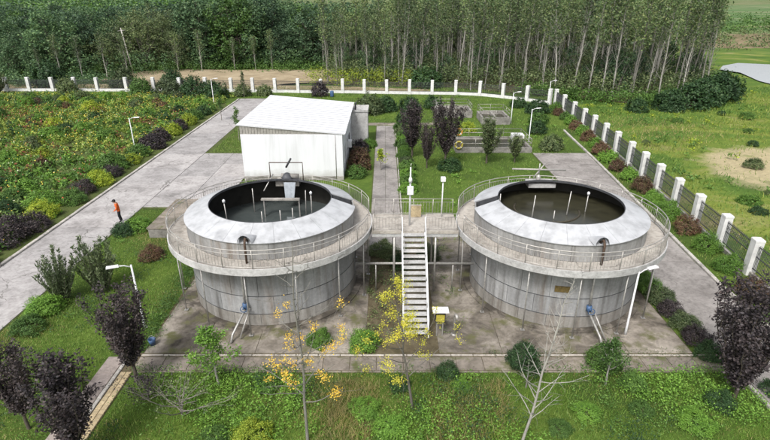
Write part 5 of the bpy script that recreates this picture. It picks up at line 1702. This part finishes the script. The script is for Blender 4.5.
grass('wood_grass', [(-90, 92), (24, 88), (22, 100), (-8, 98), (-20, 94.5), (-50, 96), (-90, 100)], 15000, .4, .09, ['grass', 'grass_lush', 'grass_dry'], 207, 'rough grass outside the back fence')

def weeds(name, poly, n, per, lsize, h, leaf, seed, label, patch=.6, thr=.3):
    rng = np.random.default_rng(seed)
    P = scatter(rng, poly, n)
    z = np.sin(P[:, 0] * patch + seed) + np.sin(P[:, 1] * patch * 1.4 + P[:, 0] * .3) + rng.normal(size=len(P)) * .4
    P = P[z > thr]
    k = len(P)
    Q = np.repeat(P, per, 0) + rng.normal(size=(k * per, 3)) * np.array([.16, .16, 0])
    Q[:, 2] = .03 + rng.uniform(0, 1, k * per) * np.repeat(h * rng.uniform(.4, 1.2, k), per)
    return stuff(link(name, np_faces(name, leaf_quads(rng, Q, lsize, lsize * .6, .9), 4, M[leaf])), label, 'weeds')
weeds('broadleaf_weeds', FRONT, 2100, 30, .09, .55, 'leaf_bright', 301, 'bright green broad-leaved weeds on the front lawn', .7, .35)
weeds('broadleaf_weeds', FRONT, 900, 34, .08, .7, 'leaf_darkgreen', 313, 'tall dark weeds on the front lawn', .9, 1.0)
grass('dry_grass', [(1.2, 11), (5.2, 11), (5.0, 17.3), (2.0, 17.6)], 7000, .42, .02, ['grass_dry', 'grass'], 208, 'tall dry straw grass on the front lawn before the right tank', .9, .9)
grass('dry_grass', [(-2.6, 13.5), (-.6, 13.5), (-.2, 17.2), (-2.2, 17.3)], 2600, .4, .02, ['grass_dry', 'grass'], 209, 'tall dry straw grass on the front lawn right of the gold tree', .9, .9)
weeds('broadleaf_weeds', FRONT, 700, 26, .085, .4, 'leaf_green', 302, 'mid-green broad-leaved weeds on the front lawn', .8, .5)
weeds('broadleaf_weeds', LEFT, 520, 26, .085, .26, 'leaf_bright', 303, 'low green weeds on the left lawn', .6, .4)
weeds('broadleaf_weeds', LEFT, 260, 24, .085, .30, 'leaf_darkgreen', 309, 'dark low weeds on the left lawn', .8, .7)
weeds('broadleaf_weeds', [(-.9, 20.5), (3.9, 20.5), (3.9, 30), (-.9, 30)], 170, 22, .10, .35, 'leaf_olive', 304, 'straggly weeds on the soil under the bridge', .9, -.2)
weeds('broadleaf_weeds', GARD, 900, 22, .20, .40, 'leaf_bright', 305, 'bright weeds on the garden lawn', .5, .8)
weeds('broadleaf_weeds', MEAD, 2200, 20, .26, .6, 'leaf_green', 306, 'green weed clumps in the meadow', .3, .6)
weeds('broadleaf_weeds', MEAD, 1300, 18, .26, .45, 'leaf_yellowgreen', 307, 'yellow-green weed clumps in the meadow', .22, .7)
weeds('broadleaf_weeds', [(-11.1, 18.8), (15, 18.8), (15, 19.25), (-11.1, 19.25)], 200, 14, .06, .12, 'leaf_olive', 310, 'weeds growing along the path kerb below the tanks', .9, .5)
weeds('broadleaf_weeds', [(-19.0, 12), (-18.5, 12), (-18.5, 36), (-19.0, 36)], 300, 16, .08, .14, 'leaf_green', 311, 'weeds along the lawn edge of the left road', .9, .1)
weeds('broadleaf_weeds', [(-12.0, 19), (-10.9, 19), (-11.0, 31), (-12.0, 31)], 320, 18, .08, .25, 'leaf_green', 312, 'weeds along the left edge of the tank apron', .8, -.1)
weeds('broadleaf_weeds', [(-11.1, 17.7), (15, 17.7), (15, 18.2), (-11.1, 18.2)], 260, 16, .07, .12, 'leaf_green', 308, 'weeds creeping over the front path edge', .9, .2)

# ---------------------------------------------------------------- person
def person(loc, rz):
    t = thing('person', 'person in orange jacket, dark trousers and dark cap, standing on the left road looking down', 'person', loc, rz)
    # skeleton: x = forward, y = left
    V = {'pel': (0, 0, .93), 'sp': (.03, 0, 1.12), 'ch': (.08, 0, 1.34), 'nk': (.13, 0, 1.48), 'hd': (.18, 0, 1.58), 'ht': (.19, 0, 1.68),
         'shl': (.09, .19, 1.40), 'ell': (.06, .25, 1.13), 'wrl': (.24, .19, .96), 'hal': (.31, .16, .92),
         'shr': (.09, -.19, 1.40), 'elr': (.03, -.25, 1.13), 'wrr': (.19, -.22, .94), 'har': (.26, -.19, .88),
         'hpl': (0, .10, .88), 'knl': (.05, .11, .50), 'anl': (-.02, .11, .09), 'tol': (.14, .13, .04),
         'hpr': (0, -.10, .88), 'knr': (.02, -.11, .50), 'anr': (-.08, -.11, .09), 'tor': (.08, -.13, .04)}
    E = [('pel', 'sp'), ('sp', 'ch'), ('ch', 'nk'), ('nk', 'hd'), ('hd', 'ht'), ('ch', 'shl'), ('shl', 'ell'), ('ell', 'wrl'), ('wrl', 'hal'),
         ('ch', 'shr'), ('shr', 'elr'), ('elr', 'wrr'), ('wrr', 'har'), ('pel', 'hpl'), ('hpl', 'knl'), ('knl', 'anl'), ('anl', 'tol'),
         ('pel', 'hpr'), ('hpr', 'knr'), ('knr', 'anr'), ('anr', 'tor')]
    Rd = {'pel': (.17, .13), 'sp': (.165, .125), 'ch': (.185, .135), 'nk': (.062, .062), 'hd': (.098, .088), 'ht': (.085, .075), 'shl': (.085, .085), 'shr': (.085, .085),
          'ell': (.062, .062), 'elr': (.062, .062), 'wrl': (.045, .045), 'wrr': (.045, .045), 'hal': (.042, .028), 'har': (.042, .028),
          'hpl': (.105, .105), 'hpr': (.105, .105), 'knl': (.075, .075), 'knr': (.075, .075), 'anl': (.055, .055), 'anr': (.055, .055), 'tol': (.045, .04), 'tor': (.045, .04)}
    ks = list(V)
    me = bpy.data.meshes.new('body')
    me.from_pydata([V[k] for k in ks], [(ks.index(a), ks.index(b)) for a, b in E], [])
    o = bpy.data.objects.new('body', me)
    col.objects.link(o)
    md = o.modifiers.new('skin', 'SKIN')
    for i, k in enumerate(ks):
        sv = me.skin_vertices[0].data[i]
        sv.radius = Rd[k]
        sv.use_root = (k == 'pel')
    s2 = o.modifiers.new('sub', 'SUBSURF')
    s2.levels = s2.render_levels = 2
    dg = bpy.context.evaluated_depsgraph_get()
    m2 = bpy.data.meshes.new_from_object(o.evaluated_get(dg))
    bpy.data.objects.remove(o)
    m2.name = 'body'
    m2.materials.clear()
    for m in ('orange', 'trousers', 'skin'):
        m2.materials.append(M[m])
    for p in m2.polygons:
        c = p.center
        hand = (c - Vector(V['hal'])).length < .085 or (c - Vector(V['har'])).length < .085
        if hand or c.z > 1.475:
            p.material_index = 2
        elif c.z < .86 and not (abs(c.y) > .16 and c.x > .1):
            p.material_index = 1
        else:
            p.material_index = 0
        p.use_smooth = True
    b = link('body', m2, t)
    # five fingers on each hand
    for sd in (-1, 1):
        hx = V['hal'] if sd > 0 else V['har']
        for f in range(4):
            y0 = hx[1] + (f - 1.5) * .019
            MB().tube([(hx[0] + .02, y0, hx[2]), (hx[0] + .06, y0, hx[2] - .025), (hx[0] + .065 - .004 * abs(f - 1.4), y0, hx[2] - .065)], [.010, .009, .007], 6).build('finger', M['skin'], b, True)
        MB().tube([(hx[0], hx[1] - sd * .03, hx[2]), (hx[0] + .03, hx[1] - sd * .055, hx[2] - .02), (hx[0] + .055, hx[1] - sd * .045, hx[2] - .04)], [.012, .010, .008], 6).build('thumb', M['skin'], b, True)
    # face, ears, cap
    MB().tube([(.275, 0, 1.60), (.305, 0, 1.575), (.275, 0, 1.565)], [.010, .016, .010], 6).build('nose', M['skin'], b, True)
    for y in (-.035, .035):
        MB().tube([(.262, y, 1.61), (.276, y, 1.61)], [.012, .010], 6).build('eye', M['hair'], b, True)
        MB().tube([(.17, y * 2.75, 1.57), (.18, y * 2.95, 1.60), (.17, y * 2.75, 1.63)], [.010, .018, .010], 6).build('ear', M['skin'], b, True)
    MB().box(.262, .276, -.028, .028, 1.525, 1.535).build('mouth', M['rust'], b)
    cap = MB().sector([(.112, 1.60), (.115, 1.66), (.09, 1.73), (.03, 1.765), (.0, 1.768)], 0, 2 * PI, 20, closed_prof=False).build('cap', M['hair'], t, True)
    cap.location = (.175, 0, 0)
    MB().add([(.27, -.075, 1.655), (.27, .075, 1.655), (.36, .05, 1.635), (.36, -.05, 1.635), (.27, -.075, 1.665), (.27, .075, 1.665), (.36, .05, 1.645), (.36, -.05, 1.645)],
             [(0, 1, 2, 3), (7, 6, 5, 4), (0, 4, 5, 1), (1, 5, 6, 2), (2, 6, 7, 3), (3, 7, 4, 0)]).build('visor', M['hair'], t)
    return t
person((-19.15, 34.1, .047), R(200))

# ---------------------------------------------------------------- small things
bb = thing('blue_barrel', 'blue barrel before the back fence behind the white building', 'barrel', (-8.7, 85.4, 0))
MB().tube([(0, 0, 0), (0, 0, .1), (0, 0, .45), (0, 0, .8), (0, 0, .9)], [.27, .3, .32, .3, .26], 14).build('barrel_body', M['blue'], bb, True)
MB().tube([(0, 0, .9), (0, 0, .93)], .2, 12).build('lid', M['blue'], bb)
bk = thing('blue_bucket', 'small blue bucket on the ground beside the front plum tree', 'bucket', (-10.9, 19.75, .035))
MB().sector([(.12, 0), (.17, .34), (.155, .34), (.11, .02)], 0, 2 * PI, 16).build('bucket_body', M['blue'], bk, True)
MB().poly([(.11 * math.cos(k * PI / 8), .11 * math.sin(k * PI / 8)) for k in range(16)], .015).build('bucket_floor', M['blue'], bk)
MB().tube([(-.165, 0, .33), (-.1, .02, .46), (0, .03, .5), (.1, .02, .46), (.165, 0, .33)], .008, 5).build('handle', M['steel'], bk, True)
